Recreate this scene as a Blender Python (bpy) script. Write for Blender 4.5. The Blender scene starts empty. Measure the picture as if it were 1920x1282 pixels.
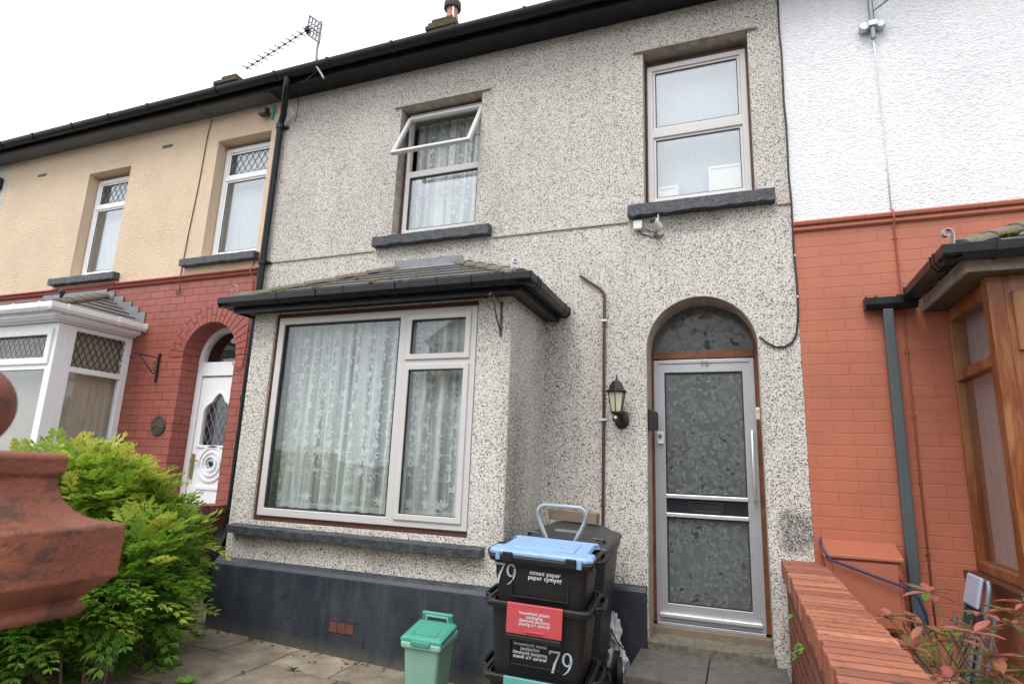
import bpy, math, random
from mathutils import Vector, Matrix, Euler
from mathutils.geometry import tessellate_polygon
R = math.radians
random.seed(7)
sc = bpy.context.scene
COL = sc.collection

# ------------------------------------------------------------------ camera
cam_d = bpy.data.cameras.new('camera')
cam = bpy.data.objects.new('camera', cam_d)
COL.objects.link(cam)
sc.camera = cam
yaw, pit, rol = -0.37092374, 0.20948921, 0.03776113
cy, sy, cp, sp, cr, sr = math.cos(yaw), math.sin(yaw), math.cos(pit), math.sin(pit), math.cos(rol), math.sin(rol)
fwd = Vector((sy*cp, cy*cp, sp)); r0 = Vector((cy, -sy, 0)); u0 = r0.cross(fwd)
rt = cr*r0 + sr*u0; up = -sr*r0 + cr*u0
m = Matrix(((rt.x, up.x, -fwd.x, 0), (rt.y, up.y, -fwd.y, -4.8), (rt.z, up.z, -fwd.z, 0), (0, 0, 0, 1)))
cam.matrix_world = m
cam_d.sensor_width = 36
cam_d.lens = 1107.166*36/1920
cam_d.clip_start = 0.05
cam_d.clip_end = 800
cam_d.dof.use_dof = True
cam_d.dof.focus_distance = 4.6
cam_d.dof.aperture_fstop = 3.2

# ------------------------------------------------------------------ world and sun (overcast)
SUN_EL, SUN_AZ = R(58), R(192)
w = bpy.data.worlds.new('World'); sc.world = w; w.use_nodes = True
nt = w.node_tree
bg = nt.nodes['Background']
sky = nt.nodes.new('ShaderNodeTexSky'); sky.sky_type = 'NISHITA'; sky.sun_disc = False
sky.sun_elevation = SUN_EL; sky.sun_rotation = SUN_AZ
sky.air_density = 1.0; sky.dust_density = 6.0; sky.ozone_density = 1.0
hs = nt.nodes.new('ShaderNodeHueSaturation'); hs.inputs['Saturation'].default_value = 0.12
mx = nt.nodes.new('ShaderNodeMix'); mx.data_type = 'RGBA'
mx.inputs['Factor'].default_value = 0.7
mx.inputs['B'].default_value = (9.6, 9.9, 10.4, 1)      # even cloud layer
nt.links.new(sky.outputs[0], hs.inputs['Color'])
nt.links.new(hs.outputs[0], mx.inputs['A'])
nt.links.new(mx.outputs['Result'], bg.inputs['Color'])
bg.inputs['Strength'].default_value = 0.125
sd = bpy.data.lights.new('sun', 'SUN'); sd.energy = 0.9; sd.angle = R(25); sd.color = (1, .97, .93)
sun = bpy.data.objects.new('sun', sd); COL.objects.link(sun)
sun.location = (0, -20, 20)
# light travels from front-left and above towards the facade
sdir = Vector((math.sin(SUN_AZ)*math.cos(SUN_EL), math.cos(SUN_AZ)*math.cos(SUN_EL), math.sin(SUN_EL)))
sun.rotation_euler = sdir.to_track_quat('Z', 'Y').to_euler()
sc.view_settings.view_transform = 'Standard'
sc.view_settings.look = 'None'
sc.view_settings.exposure = 0.8
sc.view_settings.gamma = 1

# ------------------------------------------------------------------ materials
def newmat(name):
    mt = bpy.data.materials.new(name); mt.use_nodes = True
    return mt, mt.node_tree, mt.node_tree.nodes['Principled BSDF']
class N:
    """tiny node helper"""
    def __init__(s, nt): s.nt = nt
    def n(s, typ, **kw):
        nd = s.nt.nodes.new('ShaderNode'+typ)
        for k, v in kw.items(): setattr(nd, k, v)
        return nd
    def set(s, sock, v):
        if isinstance(v, bpy.types.NodeSocket): s.nt.links.new(v, sock)
        elif isinstance(v, tuple) and len(v) == 3 and sock.type == 'RGBA': sock.default_value = (*v, 1)
        else: sock.default_value = v
    def pos(s):
        return s.n('NewGeometry').outputs['Position']
    def map(s, vec, scale=(1, 1, 1), loc=(0, 0, 0), rot=(0, 0, 0)):
        a = s.n('Mapping'); s.set(a.inputs['Vector'], vec)
        a.inputs['Scale'].default_value = scale; a.inputs['Location'].default_value = loc; a.inputs['Rotation'].default_value = rot
        return a.outputs[0]
    def noise(s, vec, scale, detail=3, rough=.55, dist=0):
        a = s.n('TexNoise'); s.set(a.inputs['Vector'], vec); a.inputs['Scale'].default_value = scale
        a.inputs['Detail'].default_value = detail; a.inputs['Roughness'].default_value = rough; a.inputs['Distortion'].default_value = dist
        return a.outputs['Fac']
    def vor(s, vec, scale, out='Color', feature='F1', rnd=1):
        a = s.n('TexVoronoi', feature=feature); s.set(a.inputs['Vector'], vec); a.inputs['Scale'].default_value = scale
        a.inputs['Randomness'].default_value = rnd
        return a.outputs[out]
    def ramp(s, f, stops, interp='LINEAR'):
        a = s.n('ValToRGB'); a.color_ramp.interpolation = interp; s.set(a.inputs[0], f)
        e = a.color_ramp.elements
        while len(e) < len(stops): e.new(.5)
        for i, (p, c) in enumerate(stops):
            e[i].position = p; e[i].color = (*c, 1) if isinstance(c, tuple) else (c, c, c, 1)
        return a.outputs[0]
    def mix(s, f, a, b, blend='MIX'):
        x = s.n('Mix', data_type='RGBA', blend_type=blend)
        s.set(x.inputs['Factor'], f); s.set(x.inputs['A'], a); s.set(x.inputs['B'], b)
        return x.outputs['Result']
    def math(s, op, a, b=0.0, c=0.0):
        x = s.n('Math', operation=op); s.set(x.inputs[0], a); s.set(x.inputs[1], b)
        if len(x.inputs) > 2: s.set(x.inputs[2], c)
        return x.outputs[0]
    def bump(s, h, strength, dist, normal=None):
        b = s.n('Bump'); s.set(b.inputs['Height'], h); b.inputs['Strength'].default_value = strength; b.inputs['Distance'].default_value = dist
        if normal: s.set(b.inputs['Normal'], normal)
        return b.outputs[0]
    def boxuv(s):
        """u,v on vertical surfaces: along the wall and height; on horizontal ones x,y"""
        g = s.n('NewGeometry')
        sn = s.n('SeparateXYZ'); s.set(sn.inputs[0], g.outputs['True Normal'])
        sp_ = s.n('SeparateXYZ'); s.set(sp_.inputs[0], g.outputs['Position'])
        ax = s.math('GREATER_THAN', s.math('ABSOLUTE', sn.outputs[0]), .7)
        az = s.math('GREATER_THAN', s.math('ABSOLUTE', sn.outputs[2]), .7)
        u = s.mixf(ax, sp_.outputs[0], sp_.outputs[1])
        v = s.mixf(az, sp_.outputs[2], sp_.outputs[1])
        c = s.n('CombineXYZ'); s.set(c.inputs[0], u); s.set(c.inputs[1], v)
        return c.outputs[0]
    def mixf(s, f, a, b):
        x = s.n('Mix', data_type='FLOAT'); s.set(x.inputs[0], f); s.set(x.inputs[2], a); s.set(x.inputs[3], b)
        return x.outputs[0]

def simple(name, col, rough=.5, metal=0., var=.12, vscale=6., bump=0., bscale=60., spec=.5, dirt=0., dirtcol=(.05, .045, .035)):
    mt, nt, b = newmat(name); n = N(nt)
    p = n.pos()
    f = n.noise(p, vscale, 4)
    c = n.mix(f, tuple(max(0, x*(1-var)) for x in col), tuple(min(1, x*(1+var)) for x in col))
    if dirt:
        d = n.ramp(n.noise(p, vscale*2.3, 6, .65), [(.42, 0.), (.62, 1.)])
        c = n.mix(n.math('MULTIPLY', d, dirt), c, dirtcol)
    n.set(b.inputs['Base Color'], c)
    rf = n.noise(p, vscale*3, 3)
    n.set(b.inputs['Roughness'], n.math('ADD', n.math('MULTIPLY', rf, .2), rough-.1))
    b.inputs['Metallic'].default_value = metal
    b.inputs['Specular IOR Level'].default_value = spec
    if bump: n.set(b.inputs['Normal'], n.bump(n.noise(p, bscale, 4), bump, .004))
    return mt

def pebbledash(name, dark=.29, scale=120., tint=(1, .99, .983)):
    """cream spar chips with scattered dark green-grey ones"""
    mt, nt, b = newmat(name); n = N(nt)
    p = n.pos()
    wob = n.n('TexNoise'); n.set(wob.inputs['Vector'], p); wob.inputs['Scale'].default_value = 70; wob.inputs['Detail'].default_value = 2
    va = n.n('VectorMath', operation='SCALE'); n.set(va.inputs[0], wob.outputs['Color']); va.inputs['Scale'].default_value = .010
    vb = n.n('VectorMath', operation='ADD'); n.set(vb.inputs[0], p); n.set(vb.inputs[1], va.outputs[0])
    q = vb.outputs[0]
    sx = n.n('SeparateXYZ'); n.set(sx.inputs[0], p)
    # ground coat of pale chips
    v1 = n.n('TexVoronoi', feature='F1'); n.set(v1.inputs['Vector'], q); v1.inputs['Scale'].default_value = 150
    s1 = n.n('SeparateColor'); n.set(s1.inputs[0], v1.outputs['Color'])
    col = n.ramp(s1.outputs[0], [(0, (.56, .54, .51)), (.14, (.73, .71, .68)), (.4, (.84, .825, .80)), (.75, (.90, .89, .875)), (.92, (.82, .76, .69))], 'CONSTANT')
    crev = n.ramp(v1.outputs['Distance'], [(.35, 1.), (.85, .78)])  # shade in the crevices between chips, darkened into the colour
    col = n.mix(1, col, crev, 'MULTIPLY')
    # weathering of the pale coat: warm, grey and washed patches, greyer towards the eaves
    tone = n.ramp(n.noise(n.map(p, (.8, .8, .45)), 1.3, 6, .62), [(.28, (.80, .79, .77)), (.5, (.93, .92, .90)), (.72, (1.0, .985, .955))])
    col = n.mix(1, col, tone, 'MULTIPLY')
    hz = n.ramp(n.math('ADD', n.math('MULTIPLY', sx.outputs[2], .12), n.math('MULTIPLY', n.noise(p, 1.1, 3), .35)), [(.1, (1.0, .995, .985)), (.75, (.86, .84, .815))])
    col = n.mix(1, col, hz, 'MULTIPLY')
    strk = n.ramp(n.noise(n.map(p, (6, 6, .35)), 1.5, 5, .65), [(.50, 0.), (.72, 1.)])
    col = n.mix(n.math('MULTIPLY', strk, .22), col, (.36, .335, .30))
    # dark chips
    v2 = n.n('TexVoronoi', feature='F1'); n.set(v2.inputs['Vector'], q); v2.inputs['Scale'].default_value = scale
    s2 = n.n('SeparateColor'); n.set(s2.inputs[0], v2.outputs['Color'])
    den = n.math('MULTIPLY', n.math('SUBTRACT', n.noise(p, 2.1, 4, .6), .5), .35)
    def box01(sock, lo, hi, soft):
        f1 = n.math('DIVIDE', n.math('SUBTRACT', sock, lo), soft); f2 = n.math('DIVIDE', n.math('SUBTRACT', hi, sock), soft)
        m_ = n.math('MINIMUM', f1, f2); m2 = n.n('Clamp'); n.set(m2.inputs[0], m_); return m2.outputs[0]
    # sooty band down the front edge of the bay return, where gutter water splashes
    soot = n.math('MULTIPLY', n.math('MULTIPLY', box01(sx.outputs[0], -1.62, -1.50, .02), box01(sx.outputs[1], -.95, -.32, .3)), box01(sx.outputs[2], -1.3, .75, .6))
    soot2 = n.math('MULTIPLY', n.math('MULTIPLY', box01(sx.outputs[0], -1.72, -1.2, .18), box01(sx.outputs[1], -.3, .1, .1)), box01(sx.outputs[2], .2, 1.5, .4))
    extra = n.math('ADD', n.math('MULTIPLY', soot, .5), n.math('MULTIPLY', soot2, .13))
    thr = n.math('ADD', n.math('ADD', den, dark), extra)
    msk = n.math('MULTIPLY', n.math('LESS_THAN', s2.outputs[0], thr), n.ramp(v2.outputs['Distance'], [(.48, 1.), (.60, 0.)]))
    dcol = n.ramp(s2.outputs[1], [(0, (.03, .034, .032)), (.4, (.055, .06, .055)), (.72, (.13, .125, .11)), (.93, (.19, .15, .11))], 'CONSTANT')
    col = n.mix(msk, col, dcol)
    # black mould at the right foot of the wall, stain under the upper sill
    def blob(cx, cz, rx, rz, amt):
        dx = n.math('DIVIDE', n.math('SUBTRACT', sx.outputs[0], cx), rx); dz = n.math('DIVIDE', n.math('SUBTRACT', sx.outputs[2], cz), rz)
        d = n.math('ADD', n.math('MULTIPLY', dx, dx), n.math('MULTIPLY', dz, dz))
        d = n.math('ADD', d, n.math('MULTIPLY', n.math('SUBTRACT', n.noise(p, 9, 5, .7), .5), 1.8))
        return n.math('MULTIPLY', n.ramp(d, [(.35, 1.), (1.0, 0.)]), amt)
    gr = n.noise(q, 110, 2)
    for a in ((.35, -.37, .15, .19, .95), (-.30, 2.04, .34, .11, .55), (.35, -1.15, .15, .35, .45), (-2.75, 2.08, .5, .07, .35)):
        bl = n.math('MULTIPLY', blob(*a), n.ramp(gr, [(.35, 1.), (.6, .3)]))
        col = n.mix(bl, col, (.05, .047, .042))
    col = n.mix(1, col, tint, 'MULTIPLY')
    n.set(b.inputs['Base Color'], col)
    b.inputs['Roughness'].default_value = .85
    b.inputs['Specular IOR Level'].default_value = .25
    h = n.math('ADD', n.math('SUBTRACT', 1.0, v1.outputs['Distance']), n.math('MULTIPLY', s1.outputs[1], .7))
    h = n.math('ADD', h, n.math('MULTIPLY', n.noise(p, 14, 3), 1.2))
    n.set(b.inputs['Normal'], n.bump(h, .55, .007))
    return mt

def roughcast(name, col, scale=42., strength=.6, dirt=.0):
    mt, nt, b = newmat(name); n = N(nt); p = n.pos()
    q = n.map(p, (.75, 1, 1.15))
    f = n.noise(q, scale, 3, .6, .4)
    f2 = n.noise(p, scale*.33, 3, .5)
    tone = n.ramp(n.noise(p, 1.1, 6, .62), [(.3, tuple(c*.88 for c in col)), (.7, col)])
    pit = n.ramp(f, [(.3, .8), (.48, 1.)])
    c = n.mix(1, tone, pit, 'MULTIPLY')
    if dirt:
        sk = n.ramp(n.noise(n.map(p, (1.2, 1.2, .6)), 2.2, 6, .65), [(.5, 0.), (.75, 1.)])
        c = n.mix(n.math('MULTIPLY', sk, dirt), c, tuple(x*.62 for x in col))
    n.set(b.inputs['Base Color'], c)
    b.inputs['Roughness'].default_value = .75
    b.inputs['Specular IOR Level'].default_value = .3
    hh = n.math('ADD', n.math('MULTIPLY', n.ramp(f, [(.3, 0.), (.65, 1.)]), 1.0), n.math('MULTIPLY', f2, .8))
    n.set(b.inputs['Normal'], n.bump(hh, strength, .012))
    return mt

def brick(name, c1, c2, mortar, bw=.225, bh=.083, ms=.007, bumps=.6, rough=.6, off=(0, 0, 0), mfac=1.0, patch=.25, patchcol=(.02, .02, .02)):
    mt, nt, b = newmat(name); n = N(nt)
    uv = n.map(n.boxuv(), loc=off)
    # tiny wobble so that courses are hand-laid
    wn = n.n('TexNoise'); n.set(wn.inputs['Vector'], n.pos()); wn.inputs['Scale'].default_value = 7; wn.inputs['Detail'].default_value = 3
    sc_ = n.n('VectorMath', operation='SCALE'); n.set(sc_.inputs[0], wn.outputs['Color']); sc_.inputs['Scale'].default_value = .012
    ad = n.n('VectorMath', operation='ADD'); n.set(ad.inputs[0], uv); n.set(ad.inputs[1], sc_.outputs[0])
    t = n.n('TexBrick'); n.set(t.inputs['Vector'], ad.outputs[0])
    t.inputs['Scale'].default_value = 1; t.inputs['Brick Width'].default_value = bw; t.inputs['Row Height'].default_value = bh
    t.inputs['Mortar Size'].default_value = ms; t.inputs['Mortar Smooth'].default_value = .4; t.inputs['Bias'].default_value = 0
    n.set(t.inputs['Color1'], c1); n.set(t.inputs['Color2'], c2); n.set(t.inputs['Mortar'], mortar)
    p = n.pos()
    fade = n.noise(p, 3.5, 4, .6)
    mf = n.math('MULTIPLY', t.outputs['Fac'], n.math('MULTIPLY', n.ramp(fade, [(.35, .35), (.6, 1.)]), mfac))
    base = n.mix(t.outputs['Fac'], t.outputs['Color'], c1)
    col = n.mix(mf, base, mortar)
    col = n.mix(1, col, n.ramp(n.noise(p, 2.5, 5, .6), [(.3, (.86, .86, .86)), (.7, (1.06, 1.03, 1.02))]), 'MULTIPLY')
    if patch:
        pt = n.ramp(n.noise(p, 11, 6, .7), [(.6, 0.), (.74, 1.)])
        col = n.mix(n.math('MULTIPLY', pt, patch), col, patchcol)
    n.set(b.inputs['Base Color'], col)
    b.inputs['Roughness'].default_value = rough
    b.inputs['Specular IOR Level'].default_value = .4
    h = n.math('ADD', n.math('MULTIPLY', n.math('SUBTRACT', 1.0, t.outputs['Fac']), 1.0), n.math('MULTIPLY', n.noise(p, 90, 4), .18))
    h = n.math('ADD', h, n.math('MULTIPLY', n.noise(p, 9, 3), .5))
    n.set(b.inputs['Normal'], n.bump(h, bumps, .006))
    return mt

def glass(name, tint=(.96, .98, .975), refl=.06, rough=0.0, haze=0.0):
    mt = bpy.data.materials.new(name); mt.use_nodes = True; nt = mt.node_tree
    nt.nodes.remove(nt.nodes['Principled BSDF']); n = N(nt); out = nt.nodes['Material Output']
    tr = n.n('BsdfTransparent'); n.set(tr.inputs[0], tint)
    gl = n.n('BsdfGlossy'); gl.inputs['Roughness'].default_value = rough; n.set(gl.inputs[0], (.93, .96, 1.0))
    bm = n.bump(n.noise(n.pos(), 2.3, 2), .03, .05); n.set(gl.inputs['Normal'], bm)
    lw = n.n('LayerWeight'); lw.inputs['Blend'].default_value = .5      # the same from both faces of a thin pane
    fr = n.math('ADD', refl, n.math('MULTIPLY', n.math('POWER', lw.outputs['Facing'], 4.0), .9))
    mx = n.n('MixShader'); n.set(mx.inputs[0], fr); n.set(mx.inputs[1], tr.outputs[0]); n.set(mx.inputs[2], gl.outputs[0])
    last = mx.outputs[0]
    if haze:
        df = n.n('BsdfDiffuse'); n.set(df.inputs[0], (.7, .72, .7))
        m2 = n.n('MixShader'); n.set(m2.inputs[0], n.math('MULTIPLY', n.noise(n.pos(), 3, 4), haze)); n.set(m2.inputs[1], last); n.set(m2.inputs[2], df.outputs[0])
        last = m2.outputs[0]
    nt.links.new(last, out.inputs['Surface'])
    return mt

def sheer(name, col, alpha, folds=0.0):
    """thin woven net: part of the light goes straight through"""
    mt = bpy.data.materials.new(name); mt.use_nodes = True; nt = mt.node_tree
    nt.nodes.remove(nt.nodes['Principled BSDF']); n = N(nt); out = nt.nodes['Material Output']
    df = n.n('BsdfDiffuse'); n.set(df.inputs[0], col)
    tl = n.n('BsdfTranslucent'); n.set(tl.inputs[0], col)
    m1 = n.n('MixShader'); m1.inputs[0].default_value = .35; n.set(m1.inputs[1], df.outputs[0]); n.set(m1.inputs[2], tl.outputs[0])
    tr = n.n('BsdfTransparent')
    m2 = n.n('MixShader')
    lw = n.n('LayerWeight'); lw.inputs['Blend'].default_value = .45
    f = n.math('ADD', alpha, n.math('MULTIPLY', lw.outputs['Facing'], .55))
    f = n.math('MINIMUM', n.math('ADD', f, n.math('MULTIPLY', n.math('SUBTRACT', n.noise(n.pos(), 40, 3), .5), .25)), 1.0)
    fold = n.ramp(n.noise(n.map(n.pos(), (13, 0, .25)), 1.0, 3, .6), [(.36, -.5), (.62, .5)]) if False else n.math('MULTIPLY', n.math('SUBTRACT', n.noise(n.map(n.pos(), (13, 0, .3)), 1.0, 3, .6), .5), folds)
    f = n.math('MAXIMUM', n.math('MINIMUM', n.math('ADD', f, fold), 1.0), .12)
    n.set(m2.inputs[0], f); n.set(m2.inputs[1], tr.outputs[0]); n.set(m2.inputs[2], m1.outputs[0])
    nt.links.new(m2.outputs[0], out.inputs['Surface'])
    return mt

def leafmat(name, stops, attr='tone', rough=.45, trans=.35):
    mt = bpy.data.materials.new(name); mt.use_nodes = True; nt = mt.node_tree
    n = N(nt); b = nt.nodes['Principled BSDF']; out = nt.nodes['Material Output']
    a = n.n('Attribute', attribute_name=attr)
    c = n.ramp(a.outputs['Fac'], stops)
    n.set(b.inputs['Base Color'], c); b.inputs['Roughness'].default_value = rough
    tl = n.n('BsdfTranslucent'); n.set(tl.inputs[0], c)
    mx = n.n('MixShader'); mx.inputs[0].default_value = trans; n.set(mx.inputs[1], b.outputs[0]); n.set(mx.inputs[2], tl.outputs[0])
    nt.links.new(mx.outputs[0], out.inputs['Surface'])
    return mt

M = {}
M['dash'] = pebbledash('pebbledash_render')
M['reveal'] = simple('cement_reveal', (.46, .41, .36), .8, var=.15, bump=.4, bscale=120, dirt=.5, dirtcol=(.16, .13, .10))
M['cream'] = roughcast('cream_roughcast', (.87, .68, .49), 70, .85, .35)
M['white_render'] = roughcast('white_roughcast', (.87, .88, .90), 62, .55, .12)
M['red_brick'] = brick('painted_red_brick', (.305, .088, .065), (.335, .10, .074), (.11, .025, .02), .225, .0865, .0055, .6, .5, mfac=.95, patch=.1)
M['orange_brick'] = brick('painted_terracotta_brick', (.44, .148, .088), (.455, .155, .094), (.37, .115, .066), .255, .083, .005, .55, .45, mfac=.16, patch=.05)
M['red_paint'] = simple('red_masonry_paint', (.29, .066, .048), .45, var=.12, bump=.3)
M['orange_paint'] = simple('terracotta_masonry_paint', (.38, .12, .068), .45, var=.12, bump=.3)
M['plinth'] = simple('blue_black_plinth_paint', (.032, .038, .05), .5, var=.25, vscale=3, bump=.5, bscale=40)
M['sill'] = simple('blue_black_sill_paint', (.028, .034, .045), .5, var=.5, vscale=9, bump=1.6, bscale=45, dirt=.35, dirtcol=(.13, .13, .12))
M['sill_grey'] = simple('grey_sill_paint', (.05, .06, .07), .5, var=.15, bump=.3)
M['upvc'] = simple('white_upvc', (.80, .81, .83), .3, var=.03)
M['alu'] = simple('satin_aluminium', (.50, .51, .54), .38, .55, var=.08, vscale=3)
M['alu_white'] = simple('white_aluminium', (.56, .545, .535), .35, 0, var=.06)
M['alu_bright'] = simple('bright_aluminium', (.75, .76, .78), .28, .6, var=.05)
M['black_pl'] = simple('black_gutter_plastic', (.006, .0075, .011), .38, var=.4, vscale=5, dirt=.12, dirtcol=(.05, .06, .06), spec=.35)
M['soffit'] = simple('grey_soffit', (.10, .105, .11), .6, var=.2)
M['dark_metal'] = simple('black_painted_metal', (.015, .015, .016), .4, var=.3)
M['rust_metal'] = simple('rusting_iron', (.10, .07, .06), .6, .2, var=.4, vscale=30)
M['galv'] = simple('galvanised_steel', (.45, .48, .50), .35, .7, var=.15, vscale=12)
M['pvc_grey'] = simple('grey_downpipe_plastic', (.075, .09, .10), .4, var=.15)
M['timber_red'] = simple('red_brown_timber', (.085, .03, .022), .55, var=.3, vscale=14)
M['timber_old'] = simple('weathered_timber', (.21, .16, .115), .75, var=.3, vscale=12, bump=.6, bscale=50)
M['cement_tile'] = simple('concrete_hip_tile', (.17, .145, .115), .85, var=.35, vscale=14, bump=.8, bscale=50, dirt=.5, dirtcol=(.07, .065, .035))
M['slate'] = simple('grey_roof_tile', (.17, .165, .16), .55, var=.25, vscale=7, bump=.3, bscale=30, dirt=.35, dirtcol=(.08, .075, .05))
M['lead'] = simple('lead_flashing', (.20, .215, .235), .5, .15, var=.25, vscale=7, dirt=.3, dirtcol=(.34, .34, .34))
M['moss'] = simple('moss', (.12, .085, .012), .95, var=.5, vscale=40, bump=1, bscale=90)
M['conduit'] = simple('brown_pipe_paint', (.075, .035, .032), .4, var=.15)
M['cable'] = simple('black_cable', (.02, .02, .022), .5)
M['white_pl'] = simple('white_plastic', (.72, .72, .71), .35, var=.04)
M['stone'] = simple('mossy_step_stone', (.19, .17, .13), .85, var=.35, vscale=8, bump=.7, bscale=50, dirt=.55, dirtcol=(.045, .045, .028))
M['slab_dark'] = simple('dark_step_slab', (.125, .115, .10), .8, var=.3, vscale=7, bump=.8, bscale=120, dirt=.4, dirtcol=(.03, .03, .026))
M['bin_black'] = simple('black_bin_plastic', (.012, .0125, .014), .42, var=.25, vscale=8, bump=.12, bscale=160)
M['bin_lid'] = simple('grey_bin_lid_plastic', (.032, .033, .037), .42, var=.2, vscale=9, bump=.12, bscale=160)
M['blue_pl'] = simple('faded_blue_plastic', (.21, .36, .58), .5, var=.12, vscale=9, dirt=.2, dirtcol=(.44, .54, .66))
M['red_pl'] = simple('faded_red_plastic', (.52, .075, .085), .45, var=.1)
M['teal_pl'] = simple('teal_plastic', (.13, .36, .34), .45, var=.1)
M['caddy'] = simple('pale_green_plastic', (.22, .43, .33), .5, var=.14, vscale=8, dirt=.25, dirtcol=(.32, .52, .42))
M['caddy_lid'] = simple('green_lid_plastic', (.065, .30, .22), .42, var=.15, vscale=9)
M['caddy_rim'] = simple('mint_plastic', (.33, .58, .48), .45, var=.1)
M['print'] = simple('white_print', (.62, .66, .70), .5, var=.05)
M['print_blue'] = simple('silver_vinyl', (.42, .50, .58), .4, var=.08)
M['gold'] = simple('brass_numeral', (.30, .24, .10), .35, .4, var=.1)
M['cream_glass'] = simple('cream_lantern_glass', (.62, .62, .45), .25, var=.05)
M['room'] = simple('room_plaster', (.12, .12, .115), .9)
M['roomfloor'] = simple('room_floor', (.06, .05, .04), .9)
M['blind'] = simple('beige_blind_fabric', (.46, .39, .31), .8, var=.08)
M['whitebox'] = simple('cream_painted_wood', (.72, .69, .62), .5, var=.03)
M['glass'] = glass('window_glass', refl=.055)
M['glass_sky'] = glass('upper_window_glass', refl=.15)
M['sheer'] = sheer('net_voile', (.97, .995, .985), .56, 2.4)
M['lace'] = sheer('net_embroidery', (.97, .99, .98), .80)
M['sheer_plain'] = sheer('plain_voile', (.72, .76, .80), .80)
M['terracotta'] = None
M['bagwhite'] = simple('white_bag_plastic', (.62, .64, .66), .35, var=.2, vscale=20, bump=.6, bscale=25)
M['rubber'] = simple('black_rubber', (.02, .02, .02), .7)
M['navy'] = simple('navy_blue_hose', (.018, .035, .11), .35, var=.1)
M['bark'] = simple('brown_stem', (.12, .075, .045), .8, var=.3, vscale=30)
M['soil'] = simple('dark_soil', (.035, .028, .02), .95, var=.5, vscale=12, bump=1, bscale=30)
M['asphalt'] = simple('asphalt', (.05, .05, .052), .85, var=.2, vscale=30, bump=.6, bscale=200)
M['pavement'] = simple('pavement_concrete', (.22, .21, .19), .85, var=.2, vscale=3, bump=.4)
M['pot'] = simple('cream_ceramic_pot', (.50, .46, .38), .45, var=.1)
M['pot_rim'] = simple('clay_pot_rim', (.45, .20, .12), .6, var=.15)
M['fabric_blue'] = simple('dark_chair_fabric', (.035, .042, .055), .8, var=.1)
M['fabric_pale'] = simple('lilac_headrest_fabric', (.36, .37, .46), .8, var=.05)
M['bulk'] = simple('opposite_cream_render', (.62, .54, .42), .85, var=.1)
M['opp_brick'] = brick('opposite_brick', (.28, .12, .075), (.34, .15, .09), (.35, .32, .28), .225, .075, .008, .3)
M['garden_brick'] = brick('garden_wall_brick', (.25, .065, .035), (.34, .10, .052), (.045, .04, .033), .225, .085, .012, .9, .7, mfac=1., patch=.8, patchcol=(.035, .03, .026))
M['low_brick'] = brick('low_wall_brick', (.17, .05, .03), (.22, .07, .04), (.05, .045, .04), .225, .08, .012, .9, .7, patch=.5)
M['chimney_brick'] = brick('mossy_chimney_brick', (.06, .05, .025), (.11, .065, .035), (.03, .035, .02), .2, .075, .012, .8, .9, patch=1., patchcol=(.06, .07, .012))

def mk_plinth():
    mt, nt, b = newmat('streaked_plinth_paint'); n = N(nt); p = n.pos()
    base = n.ramp(n.noise(p, 2.2, 5, .6), [(.3, (.018, .023, .034)), (.7, (.040, .047, .060))])
    st = n.ramp(n.noise(n.map(p, (5, 5, 1.3)), 1.7, 6, .7), [(.45, 0.), (.7, 1.)])
    c = n.mix(n.math('MULTIPLY', st, .45), base, (.075, .083, .095))
    dk = n.ramp(n.noise(p, 8, 5, .7), [(.60, 0.), (.68, 1.)])
    c = n.mix(n.math('MULTIPLY', dk, .8), c, (.013, .015, .018))
    sx = n.n('SeparateXYZ'); n.set(sx.inputs[0], p)
    hgt = n.math('ADD', n.math('ADD', sx.outputs[2], 1.479), n.math('MULTIPLY', sx.outputs[0], .033))
    hgt = n.math('ADD', hgt, n.math('MULTIPLY', n.math('SUBTRACT', n.noise(p, 9, 5, .7), .5), .16))
    c = n.mix(n.math('MULTIPLY', n.ramp(hgt, [(.0, 1.), (.10, 0.)]), .8), c, (.10, .098, .075))
    ed = n.ramp(n.noise(p, 24, 6, .75), [(.62, 0.), (.68, 1.)])
    c = n.mix(n.math('MULTIPLY', ed, .35), c, (.13, .135, .14))
    n.set(b.inputs['Base Color'], c)
    n.set(b.inputs['Roughness'], n.math('ADD', n.math('MULTIPLY', st, .25), .42))
    n.set(b.inputs['Normal'], n.bump(n.math('ADD', n.noise(p, 45, 5), n.noise(p, 6, 3)), .45, .006))
    return mt
M['plinth'] = mk_plinth()

def mk_paving():
    mt, nt, b = newmat('weathered_paving_slab'); n = N(nt); p = n.pos()
    a = n.n('Attribute', attribute_name='tone')
    c = n.ramp(n.noise(p, 5, 6, .65), [(.3, (.13, .105, .075)), (.55, (.25, .21, .16)), (.75, (.35, .31, .25))])
    c = n.mix(1, c, n.ramp(a.outputs['Fac'], [(0, (.7, .7, .7)), (1, (1.15, 1.12, 1.08))]), 'MULTIPLY')
    sp_ = n.ramp(n.noise(p, 160, 3, .7), [(.3, .72), (.7, 1.18)])
    c = n.mix(1, c, sp_, 'MULTIPLY')
    dk = n.ramp(n.noise(p, 3.1, 6, .7), [(.55, 0.), (.72, 1.)])
    c = n.mix(n.math('MULTIPLY', dk, .6), c, (.06, .05, .038))
    lich = n.ramp(n.vor(p, 9, 'Distance'), [(.0, 1.), (.10, 1.), (.13, 0.)])
    lich = n.math('MULTIPLY', lich, n.ramp(n.noise(p, 7, 2), [(.55, 0.), (.6, 1.)]))
    c = n.mix(n.math('MULTIPLY', lich, .6), c, (.42, .42, .37))
    n.set(b.inputs['Base Color'], c); b.inputs['Roughness'].default_value = .8
    n.set(b.inputs['Normal'], n.bump(n.noise(p, 130, 4, .7), .7, .004))
    return mt
M['paving'] = mk_paving()

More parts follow.
